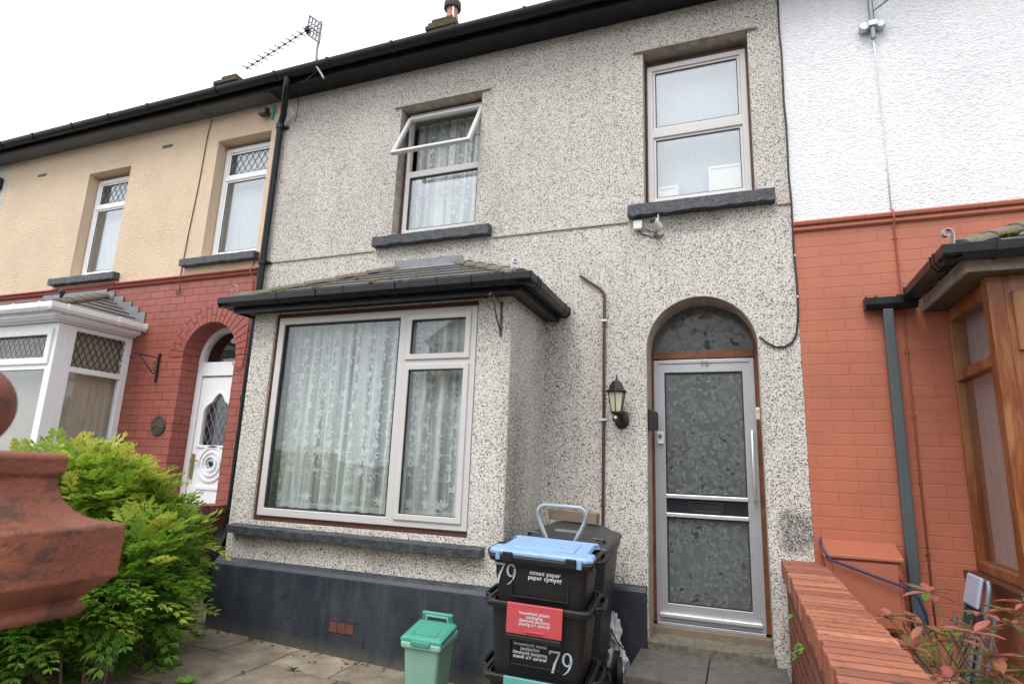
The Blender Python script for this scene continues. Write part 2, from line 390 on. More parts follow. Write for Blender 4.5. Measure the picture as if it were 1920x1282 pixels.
def mk_wood():
    mt, nt, b = newmat('varnished_hardwood'); n = N(nt); p = n.pos()
    g = n.noise(n.map(p, (16, 16, 1.3)), 2.2, 5, .6, 1.2)
    c = n.ramp(g, [(.25, (.085, .020, .007)), (.5, (.19, .052, .015)), (.78, (.34, .125, .038))])
    wx = n.ramp(n.noise(n.map(p, (3, 3, .8)), 2.0, 4, .6), [(.45, 0.), (.62, 1.)])
    c = n.mix(n.math('MULTIPLY', wx, .45), c, (.40, .21, .09))
    n.set(b.inputs['Base Color'], c); b.inputs['Roughness'].default_value = .35
    n.set(b.inputs['Normal'], n.bump(g, .25, .003))
    return mt
M['wood'] = mk_wood()
M['wood_door'] = simple('orange_brown_timber', (.19, .062, .02), .5, var=.45, vscale=11, bump=.4, bscale=60, dirt=.4, dirtcol=(.05, .02, .012))

def mk_terracotta():
    mt, nt, b = newmat('weathered_terracotta'); n = N(nt); p = n.pos()
    c = n.ramp(n.noise(p, 7, 5, .6), [(.3, (.13, .038, .020)), (.55, (.225, .068, .034)), (.75, (.31, .10, .05))])
    dk = n.ramp(n.noise(n.map(p, (1, 1, 2.2)), 8, 5, .68), [(.53, 0.), (.60, 1.)])
    c = n.mix(n.math('MULTIPLY', dk, .6), c, (.03, .018, .016))
    n.set(b.inputs['Base Color'], c); b.inputs['Roughness'].default_value = .55
    n.set(b.inputs['Normal'], n.bump(n.math('ADD', n.noise(p, 30, 5, .7), n.noise(p, 160, 3)), .9, .004))
    return mt
M['terracotta'] = mk_terracotta()

def mk_coping():
    mt, nt, b = newmat('coping_brick'); n = N(nt); p = n.pos()
    a = n.n('Attribute', attribute_name='tone')
    c = n.ramp(a.outputs['Fac'], [(0, (.17, .052, .032)), (.5, (.33, .112, .062)), (1, (.45, .18, .10))])
    c = n.mix(1, c, n.ramp(n.noise(p, 9, 5, .65), [(.3, .82), (.7, 1.12)]), 'MULTIPLY')
    dk = n.ramp(n.noise(p, 16, 5, .7), [(.55, 0.), (.66, 1.)])
    c = n.mix(n.math('MULTIPLY', dk, .7), c, (.07, .03, .022))
    n.set(b.inputs['Base Color'], c); b.inputs['Roughness'].default_value = .6
    n.set(b.inputs['Normal'], n.bump(n.noise(p, 60, 4), .6, .004))
    return mt
M['coping'] = mk_coping()
M['mortar'] = simple('dark_mortar', (.025, .022, .018), .95, var=.3, vscale=20, bump=.8)

def mk_obscure():
    """patterned glass seen from outside: dark, glossy, leaf texture in relief"""
    mt, nt, b = newmat('obscure_glass'); n = N(nt); p = n.pos()
    wn = n.n('TexNoise'); n.set(wn.inputs['Vector'], p); wn.inputs['Scale'].default_value = 6; wn.inputs['Detail'].default_value = 2
    s_ = n.n('VectorMath', operation='SCALE'); n.set(s_.inputs[0], wn.outputs['Color']); s_.inputs['Scale'].default_value = .16
    a_ = n.n('VectorMath', operation='ADD'); n.set(a_.inputs[0], n.map(p, (1, 1, .62))); n.set(a_.inputs[1], s_.outputs[0])
    e = n.vor(a_.outputs[0], 17, 'Distance', 'DISTANCE_TO_EDGE')
    ln = n.ramp(e, [(.0, 1.), (.05, .55), (.12, 0.)])
    f2 = n.ramp(n.noise(n.map(a_.outputs[0], (1, 1, .5)), 30, 2, .5, 2.), [(.45, 0.), (.5, 1.), (.55, 0.)])
    l = n.math('MAXIMUM', n.math('MULTIPLY', ln, .6), n.math('MULTIPLY', f2, .55))
    c = n.mix(n.noise(p, 4, 4), (.065, .077, .079), (.10, .117, .12)); c = n.mix(n.math('MULTIPLY', l, .35), c, (.17, .19, .19))
    n.set(b.inputs['Base Color'], c); b.inputs['Roughness'].default_value = .11
    b.inputs['Specular IOR Level'].default_value = .9
    n.set(b.inputs['Normal'], n.bump(l, .10, .0012))
    return mt
M['obscure'] = mk_obscure()
M['etch'] = simple('pressed_glass_relief', (.215, .24, .242), .35, var=.08, vscale=30, spec=.8)
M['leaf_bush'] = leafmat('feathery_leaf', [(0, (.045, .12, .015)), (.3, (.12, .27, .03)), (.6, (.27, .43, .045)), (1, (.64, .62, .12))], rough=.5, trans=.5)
M['leaf_red'] = leafmat('bronze_leaf', [(0, (.05, .10, .02)), (.35, (.12, .16, .035)), (.65, (.30, .13, .07)), (1, (.42, .13, .11))], rough=.3, trans=.25)
M['leaf_weed'] = simple('weed_leaf', (.13, .26, .03), .5, var=.3, vscale=30)

# ------------------------------------------------------------------ mesh builder
LOCAL = set()
EACH = set('reveal plinth lintel_drip string_bead hip_tile door_rail door_stile pane gasket gutter_joint pipe_clip conduit_clip cable_clip gutter_bracket casement_stay casement_frame wall_vent hinge handle lid_tab lid_grip door_glass hinge_block sash letterbox bay_wall bay_sill bay_fascia corner_post lid_clip scroll_arm'.split())
def top_of(o):
    while o.parent: o = o.parent
    return o
class MB:
    def __init__(s): s.v = []; s.f = []; s.tone = None
    def add(s, vs, fs, tone=None):
        k = len(s.v); s.v += [tuple(x) for x in vs]; s.f += [tuple(i+k for i in f) for f in fs]
        if tone is not None:
            if s.tone is None: s.tone = {}
            for j in range(k, k+len(vs)): s.tone[j] = tone
        return s
    def box(s, x0, x1, y0, y1, z0, z1, tone=None, mtx=None):
        vs = [(x0, y0, z0), (x1, y0, z0), (x1, y1, z0), (x0, y1, z0), (x0, y0, z1), (x1, y0, z1), (x1, y1, z1), (x0, y1, z1)]
        if mtx is not None: vs = [mtx @ Vector(q) for q in vs]
        return s.add(vs, [(0, 3, 2, 1), (4, 5, 6, 7), (0, 1, 5, 4), (1, 2, 6, 5), (2, 3, 7, 6), (3, 0, 4, 7)], tone)
    def frustum(s, b, t, z0, z1, tone=None):
        """b,t = (x0,x1,y0,y1) at z0 and z1"""
        vs = [(b[0], b[2], z0), (b[1], b[2], z0), (b[1], b[3], z0), (b[0], b[3], z0), (t[0], t[2], z1), (t[1], t[2], z1), (t[1], t[3], z1), (t[0], t[3], z1)]
        return s.add(vs, [(0, 3, 2, 1), (4, 5, 6, 7), (0, 1, 5, 4), (1, 2, 6, 5), (2, 3, 7, 6), (3, 0, 4, 7)], tone)
    def tube(s, pts, r, n=10, cap=True, rs=None):
        pts = [Vector(p) for p in pts]; rings = []
        d0 = (pts[1]-pts[0]).normalized()
        a = d0.orthogonal().normalized()
        for i, p in enumerate(pts):
            if i == 0: d = pts[1]-pts[0]
            elif i == len(pts)-1: d = pts[-1]-pts[-2]
            else: d = (pts[i+1]-p).normalized()+(p-pts[i-1]).normalized()
            d.normalize()
            a = (a - d*a.dot(d)).normalized(); b = d.cross(a)
            rr = rs[i] if rs else r
            rings.append([p+(a*math.cos(2*math.pi*j/n)+b*math.sin(2*math.pi*j/n))*rr for j in range(n)])
        vs = [q for rg in rings for q in rg]; fs = []
        for i in range(len(pts)-1):
            for j in range(n):
                fs.append((i*n+j, i*n+(j+1) % n, (i+1)*n+(j+1) % n, (i+1)*n+j))
        if cap:
            fs.append(tuple(range(n))[::-1]); fs.append(tuple((len(pts)-1)*n+j for j in range(n)))
        return s.add(vs, fs)
    def lathe(s, prof, c, n=24, mtx=None, ang0=0):
        """prof: (r,z) list, bottom to top, around the z axis at c"""
        vs = []; fs = []
        for r_, z in prof:
            for j in range(n):
                a = ang0+2*math.pi*j/n; vs.append(Vector((r_*math.cos(a), r_*math.sin(a), z)))
        if mtx is not None: vs = [mtx @ q for q in vs]
        vs = [q+Vector(c) for q in vs]
        for i in range(len(prof)-1):
            for j in range(n): fs.append((i*n+j, i*n+(j+1) % n, (i+1)*n+(j+1) % n, (i+1)*n+j))
        fs.append(tuple(range(n))[::-1]); fs.append(tuple((len(prof)-1)*n+j for j in range(n)))
        return s.add(vs, fs)
    def prism(s, poly, ax, a, b, tone=None):
        """polygon (u,v) extruded along axis ax from a to b; (u,v) are the other two axes in order"""
        def mk(u, v, w):
            return {0: (w, u, v), 1: (u, w, v), 2: (u, v, w)}[ax]
        n = len(poly); vs = [mk(u, v, a) for u, v in poly]+[mk(u, v, b) for u, v in poly]
        fs = [tuple(range(n)), tuple(range(2*n-1, n-1, -1))]+[((i+1) % n, i, n+i, n+(i+1) % n) for i in range(n)]
        return s.add(vs, fs, tone)
    def plate(s, outer, holes, y0, y1, depth=None):
        """vertical slab in the xz plane with holes, between y0 (front) and y1 (back)"""
        loops = [[Vector((x, 0, z)) for x, z in outer]]+[[Vector((x, 0, z)) for x, z in h] for h in holes]
        flat = [p for l in loops for p in l]
        tris = tessellate_polygon([[Vector((p.x, p.z, 0)) for p in l] for l in loops])
        n = len(flat)
        vs = [(p.x, y0, p.z) for p in flat]+[(p.x, y1, p.z) for p in flat]
        fs = []
        for t in tris:
            a, b, c = [flat[i] for i in t]
            if ((b-a).cross(c-a)).y > 0: t = (t[0], t[2], t[1])
            fs.append(tuple(t)); fs.append(tuple(n+i for i in reversed(t)))
        k = 0
        for l in loops:
            L = len(l)
            for i in range(L):
                fs.append((k+i, k+(i+1) % L, n+k+(i+1) % L, n+k+i))
            k += L
        return s.add(vs, fs)
    def grid(s, fn, nu, nv, tone=None):
        vs = [fn(i/nu, j/nv) for j in range(nv+1) for i in range(nu+1)]
        fs = [(j*(nu+1)+i, j*(nu+1)+i+1, (j+1)*(nu+1)+i+1, (j+1)*(nu+1)+i) for j in range(nv) for i in range(nu)]
        return s.add(vs, fs, tone)
    def pieces(s, gap=.004):
        n = len(s.v); par = list(range(n))
        def fd(a):
            while par[a] != a: par[a] = par[par[a]]; a = par[a]
            return a
        for f in s.f:
            for q in f[1:]: par[fd(q)] = fd(f[0])
        comp = {}
        for i in range(n): comp.setdefault(fd(i), []).append(i)
        keys = list(comp); bb = []
        for k in keys:
            P = [s.v[i] for i in comp[k]]; bb.append([min(p[a] for p in P)-gap for a in range(3)]+[max(p[a] for p in P)+gap for a in range(3)])
        up2 = list(range(len(keys)))
        def f2(a):
            while up2[a] != a: a = up2[a]
            return a
        for i in range(len(keys)):
            for j in range(i):
                if all(bb[i][a] <= bb[j][a+3] and bb[j][a] <= bb[i][a+3] for a in range(3)): up2[f2(i)] = f2(j)
        gr = {}
        for i, k in enumerate(keys): gr.setdefault(f2(i), []).append(k)
        out = []
        for g_ in gr.values():
            roots = set(g_); m_ = MB(); mp = {}
            for i in range(n):
                if fd(i) in roots: mp[i] = len(m_.v); m_.v.append(s.v[i])
            m_.f = [tuple(mp[q] for q in f) for f in s.f if f[0] in mp]
            if s.tone is not None: m_.tone = {mp[i]: t for i, t in s.tone.items() if i in mp}
            out.append(m_)
        return out
    def build(s, name, mat, parent=None, smooth=False, bevel=0, org=None, solid=0, seg=2):
        if name in EACH and parent is not None:
            ps = s.pieces()
            if len(ps) > 1:
                return [p.build1(name, mat, parent, smooth, bevel, org, solid, seg) for p in ps][0]
        return s.build1(name, mat, parent, smooth, bevel, org, solid, seg)
    def build1(s, name, mat, parent=None, smooth=False, bevel=0, org=None, solid=0, seg=2):
        me = bpy.data.meshes.new(name)
        off = Vector((0, 0, 0))
        if parent is not None:
            t = top_of(parent)
            if t.name not in LOCAL: off = t.location
        elif org is not None: off = Vector(org)
        me.from_pydata([tuple(Vector(q)-off) for q in s.v], [], s.f)
        me.validate(); me.update()
        if s.tone is not None:
            at = me.attributes.new('tone', 'FLOAT', 'POINT')
            for i in range(len(me.vertices)): at.data[i].value = s.tone.get(i, .5)
        o = bpy.data.objects.new(name, me); COL.objects.link(o)
        me.materials.append(mat if not isinstance(mat, str) else M[mat])
        # consistent normals
        import bmesh
        bm = bmesh.new(); bm.from_mesh(me); bmesh.ops.recalc_face_normals(bm, faces=bm.faces); bm.to_mesh(me); bm.free()
        if smooth:
            for p in me.polygons: p.use_smooth = True
        if solid:
            md = o.modifiers.new('thick', 'SOLIDIFY'); md.thickness = solid; md.offset = 0
        if bevel:
            md = o.modifiers.new('edge', 'BEVEL'); md.width = bevel; md.segments = seg; md.limit_method = 'ANGLE'; md.angle_limit = R(35)
        if smooth == 'auto':
            me.set_sharp_from_angle(angle=R(35))
        if parent is not None: o.parent = parent
        elif org is not None: o.location = off
        return o

def thing(name, label, cat, loc, group=None, rot=None, local=False):
    o = bpy.data.objects.new(name, None); COL.objects.link(o); o.location = loc
    o.empty_display_size = .1
    if rot: o.rotation_euler = rot
    if local: LOCAL.add(o.name)
    o['label'] = label; o['category'] = cat
    if group: o['group'] = group
    return o
def tag(o, label, cat, group=None):
    o['label'] = label; o['category'] = cat
    if group: o['group'] = group
    return o
def struct(o): o['kind'] = 'structure'; return o
def lab(o, t): o['label'] = t; return o

def gz(x): return -1.345-.033*(x+4.05)        # the front gardens fall gently to the right
def arc(cx, cz, r, a0, a1, n): return [(cx+r*math.cos(R(a0+(a1-a0)*i/n)), cz+r*math.sin(R(a0+(a1-a0)*i/n))) for i in range(n+1)]

def text_obj(body, size, mat, parent, mtx, name='lettering', bold=0.0, align='CENTER', ext=.0006, space=1.0, line=1.0, label=None):
    cu = bpy.data.curves.new(name, 'FONT'); cu.body = body; cu.size = size; cu.align_x = align; cu.align_y = 'CENTER'
    cu.extrude = ext; cu.offset = bold; cu.space_character = space; cu.space_line = line; cu.resolution_u = 3
    tmp = bpy.data.objects.new(name, cu); COL.objects.link(tmp)
    dg = bpy.context.evaluated_depsgraph_get()
    me = bpy.data.meshes.new_from_object(tmp.evaluated_get(dg))
    bpy.data.objects.remove(tmp); bpy.data.curves.remove(cu)
    me.transform(mtx)
    if parent is not None and top_of(parent).name not in LOCAL: me.transform(Matrix.Translation(-top_of(parent).location))
    me.materials.clear(); me.materials.append(M[mat])
    o = bpy.data.objects.new(name, me); COL.objects.link(o); o.parent = parent
    if label: o['label'] = label
    return o

# ------------------------------------------------------------------ windows
def add_window(house, x0, x1, z0, z1, y, frame='upvc', fw=.055, transom=None, mull=None, glassm='glass', lead=False, name='window', depth=.06, tr_h=.06, casement_top=False):
    """fixed window in the xz plane: frame > pane, lead lattice"""
    fr = MB()
    holes = []
    xs = [x0+fw, x1-fw]; panes = []
    if transom is None: panes = [(x0+fw, x1-fw, z0+fw, z1-fw)]
    else: panes = [(x0+fw, x1-fw, z0+fw, transom-tr_h/2), (x0+fw, x1-fw, transom+tr_h/2, z1-fw)]
    holes = [[(a, c), (b, c), (b, d), (a, d)] for a, b, c, d in panes]
    fr.plate([(x0, z0), (x1, z0), (x1, z1), (x0, z1)], holes, y, y+depth)
    f = fr.build(name, frame, house, bevel=.006)
    # inner sash profile, stepped back
    bd = MB()
    for a, b, c, d in panes:
        g = .022
        bd.plate([(a-.001, c-.001), (b+.001, c-.001), (b+.001, d+.001), (a-.001, d+.001)], [[(a+g, c+g), (b-g, c+g), (b-g, d-g), (a+g, d-g)]], y+.014, y+.045)
    bd.build('sash', frame, f, bevel=.004)
    gm = MB()
    for a, b, c, d in panes: gm.box(a+.018, b-.018, y+.026, y+.032, c+.018, d-.018)
    gm.build('pane', glassm, f)
    gk = MB()
    for a, b, c, d in panes:
        g = .022
        gk.plate([(a+g-.001, c+g-.001), (b-g+.001, c+g-.001), (b-g+.001, d-g+.001), (a+g-.001, d-g+.001)], [[(a+g+.006, c+g+.006), (b-g-.006, c+g+.006), (b-g-.006, d-g-.006), (a+g+.006, d-g-.006)]], y+.018, y+.024)
    gk.build('gasket', 'rubber', f)
    if lead:
        a, b, c, d = panes[-1]
        ld = lattice(a+.02, b-.02, c+.02, d-.02, y+.022)
        ld.build('lead_lattice', 'dark_metal', f)
    return f
def lattice(a, b, c, d, y, sx=.095, sz=.14, r=.003, side=None):
    """diamond leading; side=x makes it lie in the yz plane at x"""
    ld = MB()
    k = sz/sx
    def P(u, v):
        return (u, y, v) if side is None else (side, u, v)
    for sgn in (1, -1):
        t = -60
        while t < 60:
            # line v = c + sgn*k*(u - a) + t*sz
            pts = []
            for u in (a, b):
                v = c+sgn*k*(u-a)+t*sz
                pts.append((u, v))
            (u0, v0), (u1, v1) = pts
            # clip to [c,d]
            def cl(v): return min(max(v, c), d)
            if not ((v0 < c and v1 < c) or (v0 > d and v1 > d)):
                def at(v): return u0+(v-v0)*(u1-u0)/(v1-v0)
                A = (u0, v0) if c <= v0 <= d else (at(cl(v0)), cl(v0))
                B = (u1, v1) if c <= v1 <= d else (at(cl(v1)), cl(v1))
                if (A[0]-B[0])**2+(A[1]-B[1])**2 > 1e-5:
                    ld.tube([P(*A), P(*B)], r, 4)
            t += 1
    return ld

# ------------------------------------------------------------------ lace curtains
def fold_surface(x0, x1, z0, z1, y, amp=.018, waves=9, seed=1, scallop=0.0, var=.5):
    rnd = random.Random(seed)
    ph = [rnd.uniform(0, 6.28) for _ in range(5)]
    def fn(u, v):
        x = x0+(x1-x0)*u
        a = 2*math.pi*waves*u
        dy = amp*(math.sin(a+ph[0]+.8*math.sin(a*.37+ph[1]))+.45*math.sin(a*2.3+ph[2])+.35*math.sin(a*.6+ph[3])) 
        dy *= (.55+.45*(1-v))
        dx = .012*math.sin(a*.5+ph[4]+v*2)*(1-v)
        zz = z0+(z1-z0)*v
        if scallop: zz -= scallop*(1-v)*(1 if v < .01 else 0)*0
        return Vector((x+dx, y+dy, zz))
    return fn
def ribbon(mb, fn, pts, w, off=-.004, taper=True):
    """pts in (u,v) metres converted by fn; ribbon of width w drawn on the cloth"""
    L = []; n = len(pts)
    for i, (u, v) in enumerate(pts):
        a = pts[max(0, i-1)]; b = pts[min(n-1, i+1)]
        dx, dz = b[0]-a[0], b[1]-a[1]; l = math.hypot(dx, dz) or 1
        k = w*(.35+.65*math.sin(math.pi*(i+.5)/n)) if taper else w
        nx, nz = -dz/l*k/2, dx/l*k/2
        L.append((fn(u-nx, v-nz, off), fn(u+nx, v+nz, off)))
    vs = [q for pr in L for q in pr]
    mb.add(vs, [(2*i, 2*i+1, 2*i+3, 2*i+2) for i in range(n-1)])
def spiral(cx, cz, r, a0, turns, n=12, flip=1):
    return [(cx+flip*r*(1-i/n*.8)*math.cos(a0+turns*2*math.pi*i/n), cz+r*(1-i/n*.8)*math.sin(a0+turns*2*math.pi*i/n)) for i in range(n+1)]
def petal(cx, cz, r, a, wd=.35):
    """closed lens as a fat short ribbon"""
    return [(cx+math.cos(a)*r*t, cz+math.sin(a)*r*t) for t in (0.1, .35, .6, .85, 1.0)]
def curtain(label, x0, x1, z0, z1, y, group=None, waves=9, seed=1, amp=.018, border=True, dens=1.0, name='net_curtain', clear_top=0.0):
    base = fold_surface(x0, x1, z0, z1, y, amp, waves, seed)
    W, H = x1-x0, z1-z0
    def cut(u):  # scalloped hem
        return .02*abs(math.sin(math.pi*u*W/.14))**.6 if border else 0
    root = thing(name, label, 'curtain', ((x0+x1)/2, y, z0), group)
    mb = MB()
    def f0(u, v):
        p = base(u, v)
        if v < .001: p.z -= cut(u)-.02
        return p
    mb.grid(f0, int(90*W)+20, 24)
    mb.build('voile', 'sheer', root, smooth=True)
    def fm(xm, zm, off):
        u = min(1, max(0, (xm-x0)/W)); v = min(1, max(0, (zm-z0)/H))
        p = base(u, v); p.y += off; return p
    rnd = random.Random(seed+5)
    em = MB()
    def flower(cx, cz, r):
        for k in range(5):
            a = k*2*math.pi/5+rnd.uniform(-.3, .3)
            ribbon(em, fm, petal(cx, cz, r, a), r*.55)
    col_w = .115
    nc = int(W/col_w)+1
    for ci in range(nc):
        cx = x0+col_w*(ci+.5)
        z = z0+.22+(ci % 2)*.1
        while z < z1-clear_top:
            if cx < x1-.02 and rnd.random() < dens:
                sgn = rnd.choice((-1, 1))
                flower(cx+rnd.uniform(-.02, .02), z, rnd.uniform(.022, .034))
                ribbon(em, fm, spiral(cx+.035*sgn, z+.07, .035, rnd.uniform(-1, 1), .75, 12, sgn), .008)
                ribbon(em, fm, spiral(cx-.03*sgn, z-.05, .028, rnd.uniform(1, 3), .7, 10, -sgn), .007)
                st = [(cx+.02*math.sin(t*5+ci), z+t*.19) for t in [i/8 for i in range(9)]]
                ribbon(em, fm, st, .005, taper=False)
                for k in range(3):
                    a = rnd.uniform(.3, 2.8); ribbon(em, fm, petal(cx+rnd.uniform(-.03, .03), z+.05+.04*k, .03, a), .011)
            z += .16
    if border:
        k = 0
        xx = x0+.07
        while xx < x1-.03:
            for q in range(5):
                a = R(30+30*q); ribbon(em, fm, petal(xx, z0+.09, .055, a), .013)
            flower(xx, z0+.09, .032)
            for q in range(4): ribbon(em, fm, arc(xx, z0+.075, .03+.013*q, 200, 340, 8), .005, taper=False)
            xx += .14
        for zz in (.018, .03, .045): ribbon(em, fm, [(x0+W*i/80, z0+zz) for i in range(81)], .006, taper=False)
    em.build('embroidery', 'lace', root, smooth=False)
    return root

# ================================================================== THE SETTING
# paving of the middle garden (one sheet of laid slabs), earth below, path and road behind the camera
g = MB(); g.box(-14, 8, -5.6, .3, -1.75, -1.62)
g2 = MB()
vs = [(-400, -400, -1.64), (400, -400, -1.64), (400, 400, -1.64), (-400, 400, -1.64)]
g2.add(vs, [(0, 1, 2, 3)]); struct(g2.build('ground', 'soil'))
def sloped(mb, x0, x1, y0, y1, th, dz=0., tone=None, tilt=0.):
    vs = []
    for z in (-th, 0):
        for x, y in ((x0, y0), (x1, y0), (x1, y1), (x0, y1)):
            vs.append((x, y, gz(x)+z+dz+tilt*(x-x0)))
    mb.add(vs, [(0, 3, 2, 1), (4, 5, 6, 7), (0, 1, 5, 4), (1, 2, 6, 5), (2, 3, 7, 6), (3, 0, 4, 7)], tone)
pv = MB(); rnd = random.Random(3)
rows = [(-.82, -1.235, [-5.0, -4.1, -3.58, -3.115, -2.6, -2.05, -1.5, -.9, .25]), (-1.24, -1.84, [-5.0, -4.3, -3.7, -3.1, -2.5, -1.9, -1.3, -.7, .25])]
y = -1.845
for k in range(4):
    rows.append((y, y-.6, [-5.0+.3*(k % 2)]+[-4.3+.3*(k % 2)+.6*i for i in range(8)]+[.25])); y -= .605
rows.append((-.0, -.815, [-4.99, -4.5, -4.09])); rows.append((-.0, -.815, [-1.5, -.9, -.3, .25]))
for y1, y0, xs in rows:
    for a, b in zip(xs[:-1], xs[1:]):
        sloped(pv, a+.007, b-.007, y0+.008, y1-.005, .05, rnd.uniform(-.003, .003), rnd.random(), rnd.uniform(-.003, .003))
struct(pv.build('paving', 'paving', bevel=.005))
bd = MB(); sloped(bd, -5.0, .25, -4.4, .02, .2, -.022); struct(bd.build('bedding', 'soil'))
lg = MB(); lg.box(-10.5, -5.05, -4.4, .02, -1.6, -1.33); struct(lg.build('neighbour_yard', 'pavement'))
rg = MB(); rg.box(.52, 6, -4.4, .02, -1.6, -1.31); struct(rg.build('garden_path', 'pavement'))
pm = MB(); pm.box(-60, 60, -7.0, -5.2, -1.63, -1.5); struct(pm.build('pavement', 'pavement'))
rd = MB(); rd.box(-60, 60, -12.5, -7.0, -1.638, -1.60); struct(rd.build('road', 'asphalt'))
pm = MB(); pm.box(-60, 60, -14.2, -12.5, -1.63, -1.49); struct(pm.build('pavement', 'pavement'))

# ================================================================== HOUSE IN THE MIDDLE
EAVE = 4.14
H1 = thing('terraced_house', 'grey and white speckled pebbledash terraced house with black gutter and square bay, in the middle', 'house', (-2.2, 0, -1.45))
rect = lambda a, b, c, d: [(a, c), (b, c), (b, d), (a, d)]
door_arch = [(-.69, -1.5), (.16, -1.5)]+[(x, z) for x, z in arc(-.265, .985, .425, 0, 180, 28)]
wb = MB(); wb.plate([(-4.9, -1.6), (-.70, -1.6), (.17, -1.6), (.449, -1.6), (.449, EAVE+.1), (-4.9, EAVE+.1)],
    [rect(-3.225, -2.285, 2.245, 3.69), rect(-.695, .195, 2.26, 3.745), [(x, z if z > -1.5 else -1.45) for x, z in door_arch], rect(-3.8, -1.83, -.6, 1.2)], 0, .3)
wall1 = wb.build('wall', 'dash', H1)
# smooth cement reveals lining the openings (2 mm proud)
rv = MB()
def lining(mb, loop, y0, y1, t=.004, closed=False, inset=None):
    n = len(loop); cx = sum(p[0] for p in loop)/n; cz = sum(p[1] for p in loop)/n
    vs = []; fs = []
    for (x, z) in loop:
        d = Vector((cx-x, cz-z)); d.normalize(); 
        vs += [(x, y0, z), (x, y1, z), (x+d.x*t, y1, z+d.y*t), (x+d.x*t, y0, z+d.y*t)]
    m_ = n if closed else n-1
    for i in range(m_):
        a = 4*i; b = 4*((i+1) % n)
        for k in range(4): fs.append((a+k, a+(k+1) % 4, b+(k+1) % 4, b+k))
    mb.add(vs, fs)
lining(rv, [(-3.225, 2.245), (-3.225, 3.69), (-2.285, 3.69), (-2.285, 2.245)], -.002, .297)
lining(rv, [(-.695, 2.26), (-.695, 3.745), (.195, 3.745), (.195, 2.26)], -.002, .297)
lining(rv, [(.16, -1.44)]+door_arch[2:]+[(-.69, -1.44)], -.003, .297, .006)
rv.build('reveal', 'reveal', H1)
dr = MB()
dr.box(-3.30, -2.19, -.028, .0, 3.693, 3.709); dr.box(-.775, .275, -.028, .0, 3.748, 3.764)
dr.build('lintel_drip', 'reveal', H1)
sl = MB()
sl.box(-4.88, -3.41, -.014, 0, 2.098, 2.112); sl.box(-2.10, -.83, -.014, 0, 2.105, 2.117); sl.box(.345, .449, -.014, 0, 2.113, 2.124)
sl.build('string_bead', 'reveal', H1)
# sills
def rough_sill(x0, x1, y0, y1, z0, z1, name, mat, parent, seed=1, drop=.012, tilt=0):
    mb = MB(); rn = random.Random(seed); n = 24
    vs = []
    for i in range(n+1):
        x = x0+(x1-x0)*i/n; j = rn.uniform(-.008, .006); j2 = rn.uniform(-.005, .005); tz = tilt*(x-x0)
        vs += [(x, y0+j2, z0+j+tz), (x, y0+j2, z1-drop+rn.uniform(-.002, .002)+tz), (x, y1, z1+tz), (x, y1, z0+tz)]
    fs = [(4*i+k, 4*i+(k+1) % 4, 4*(i+1)+(k+1) % 4, 4*(i+1)+k) for i in range(n) for k in range(4)]+[(0, 1, 2, 3), (4*n+3, 4*n+2, 4*n+1, 4*n)]
    mb.add(vs, fs)
    return mb.build(name, mat, parent, bevel=.004)
rough_sill(-3.395, -2.115, -.085, .1, 2.128, 2.235, 'window_sill', 'sill', H1, 1)
rough_sill(-.825, .335, -.085, .1, 2.13, 2.245, 'window_sill', 'sill', H1, 2)
# plinth
pb = MB()
pb.prism([(-.045, -1.6), (-.045, -.875), (-.03, -.845), (0.004, -.83), (.004, -1.6)], 0, -1.52, -.70)
pb.prism([(-.045, -1.6), (-.045, -.875), (-.03, -.845), (0.004, -.83), (.004, -1.6)], 0, -4.86, -4.06)
pb.build('plinth', 'plinth', H1, bevel=.005)
st_ = MB(); st_.box(-.70, -.687, -.02, .25, -1.5, -.9)
# bay
bay = MB()
bay.plate(rect(-4.035, -1.56, -1.6, 1.30), [rect(-3.80, -1.835, -.5, 1.255)], -.815, -.70)
bay.box(-1.68, -1.56, -.70, 0, -1.6, 1.30)
bay.box(-4.035, -3.915, -.70, 0, -1.6, 1.30)
bw_ = bay.build('bay_wall', 'dash', H1)
cb = MB(); cb.box(-1.565, -1.556, -.819, -.811, -.80, 1.25); cb.build('corner_bead', simple('rusty_corner_bead', (.40, .35, .28), .8, var=.4, vscale=30), H1, bevel=.004)
pb = MB()
def pl_band(mb, x0, x1, y0):   # chamfered band
    mb.prism([(y0, -1.6), (y0, -.855), (y0+.02, -.83), (-.8149, -.80), (-.8149, -1.6)], 0, x0, x1)
pl_band(pb, -4.09, -1.505, -.872)
vsx = [(-1.5601, -1.6), (-1.505, -1.6), (-1.505, -.855), (-1.525, -.83), (-1.5601, -.80)]
pb.prism([(x, z) for x, z in vsx], 1, -.8148, -.046)
pb.prism([(-4.0349, -1.6), (-4.09, -1.6), (-4.09, -.855), (-4.07, -.83), (-4.0349, -.80)], 1, -.8148, -.046)
pb.build('bay_plinth', 'plinth', H1, bevel=.006)
av = MB()
for i in range(3): av.box(-2.885+i*.072, -2.885+i*.072+.066, -.877, -.868, -1.225, -1.158)
a = av.build('air_brick', simple('terracotta_vent', (.14, .045, .03), .8, var=.5, vscale=60, bump=1), H1)
bk = MB(); bk.box(-2.892, -2.668, -.8745, -.868, -1.231, -1.152); bk.build('vent_recess', 'rubber', a)
# bay sill
rough_sill(-3.975, -1.695, -.90, -.70, -.605, -.515, 'bay_sill', 'sill', H1, 5, .03, -.006)
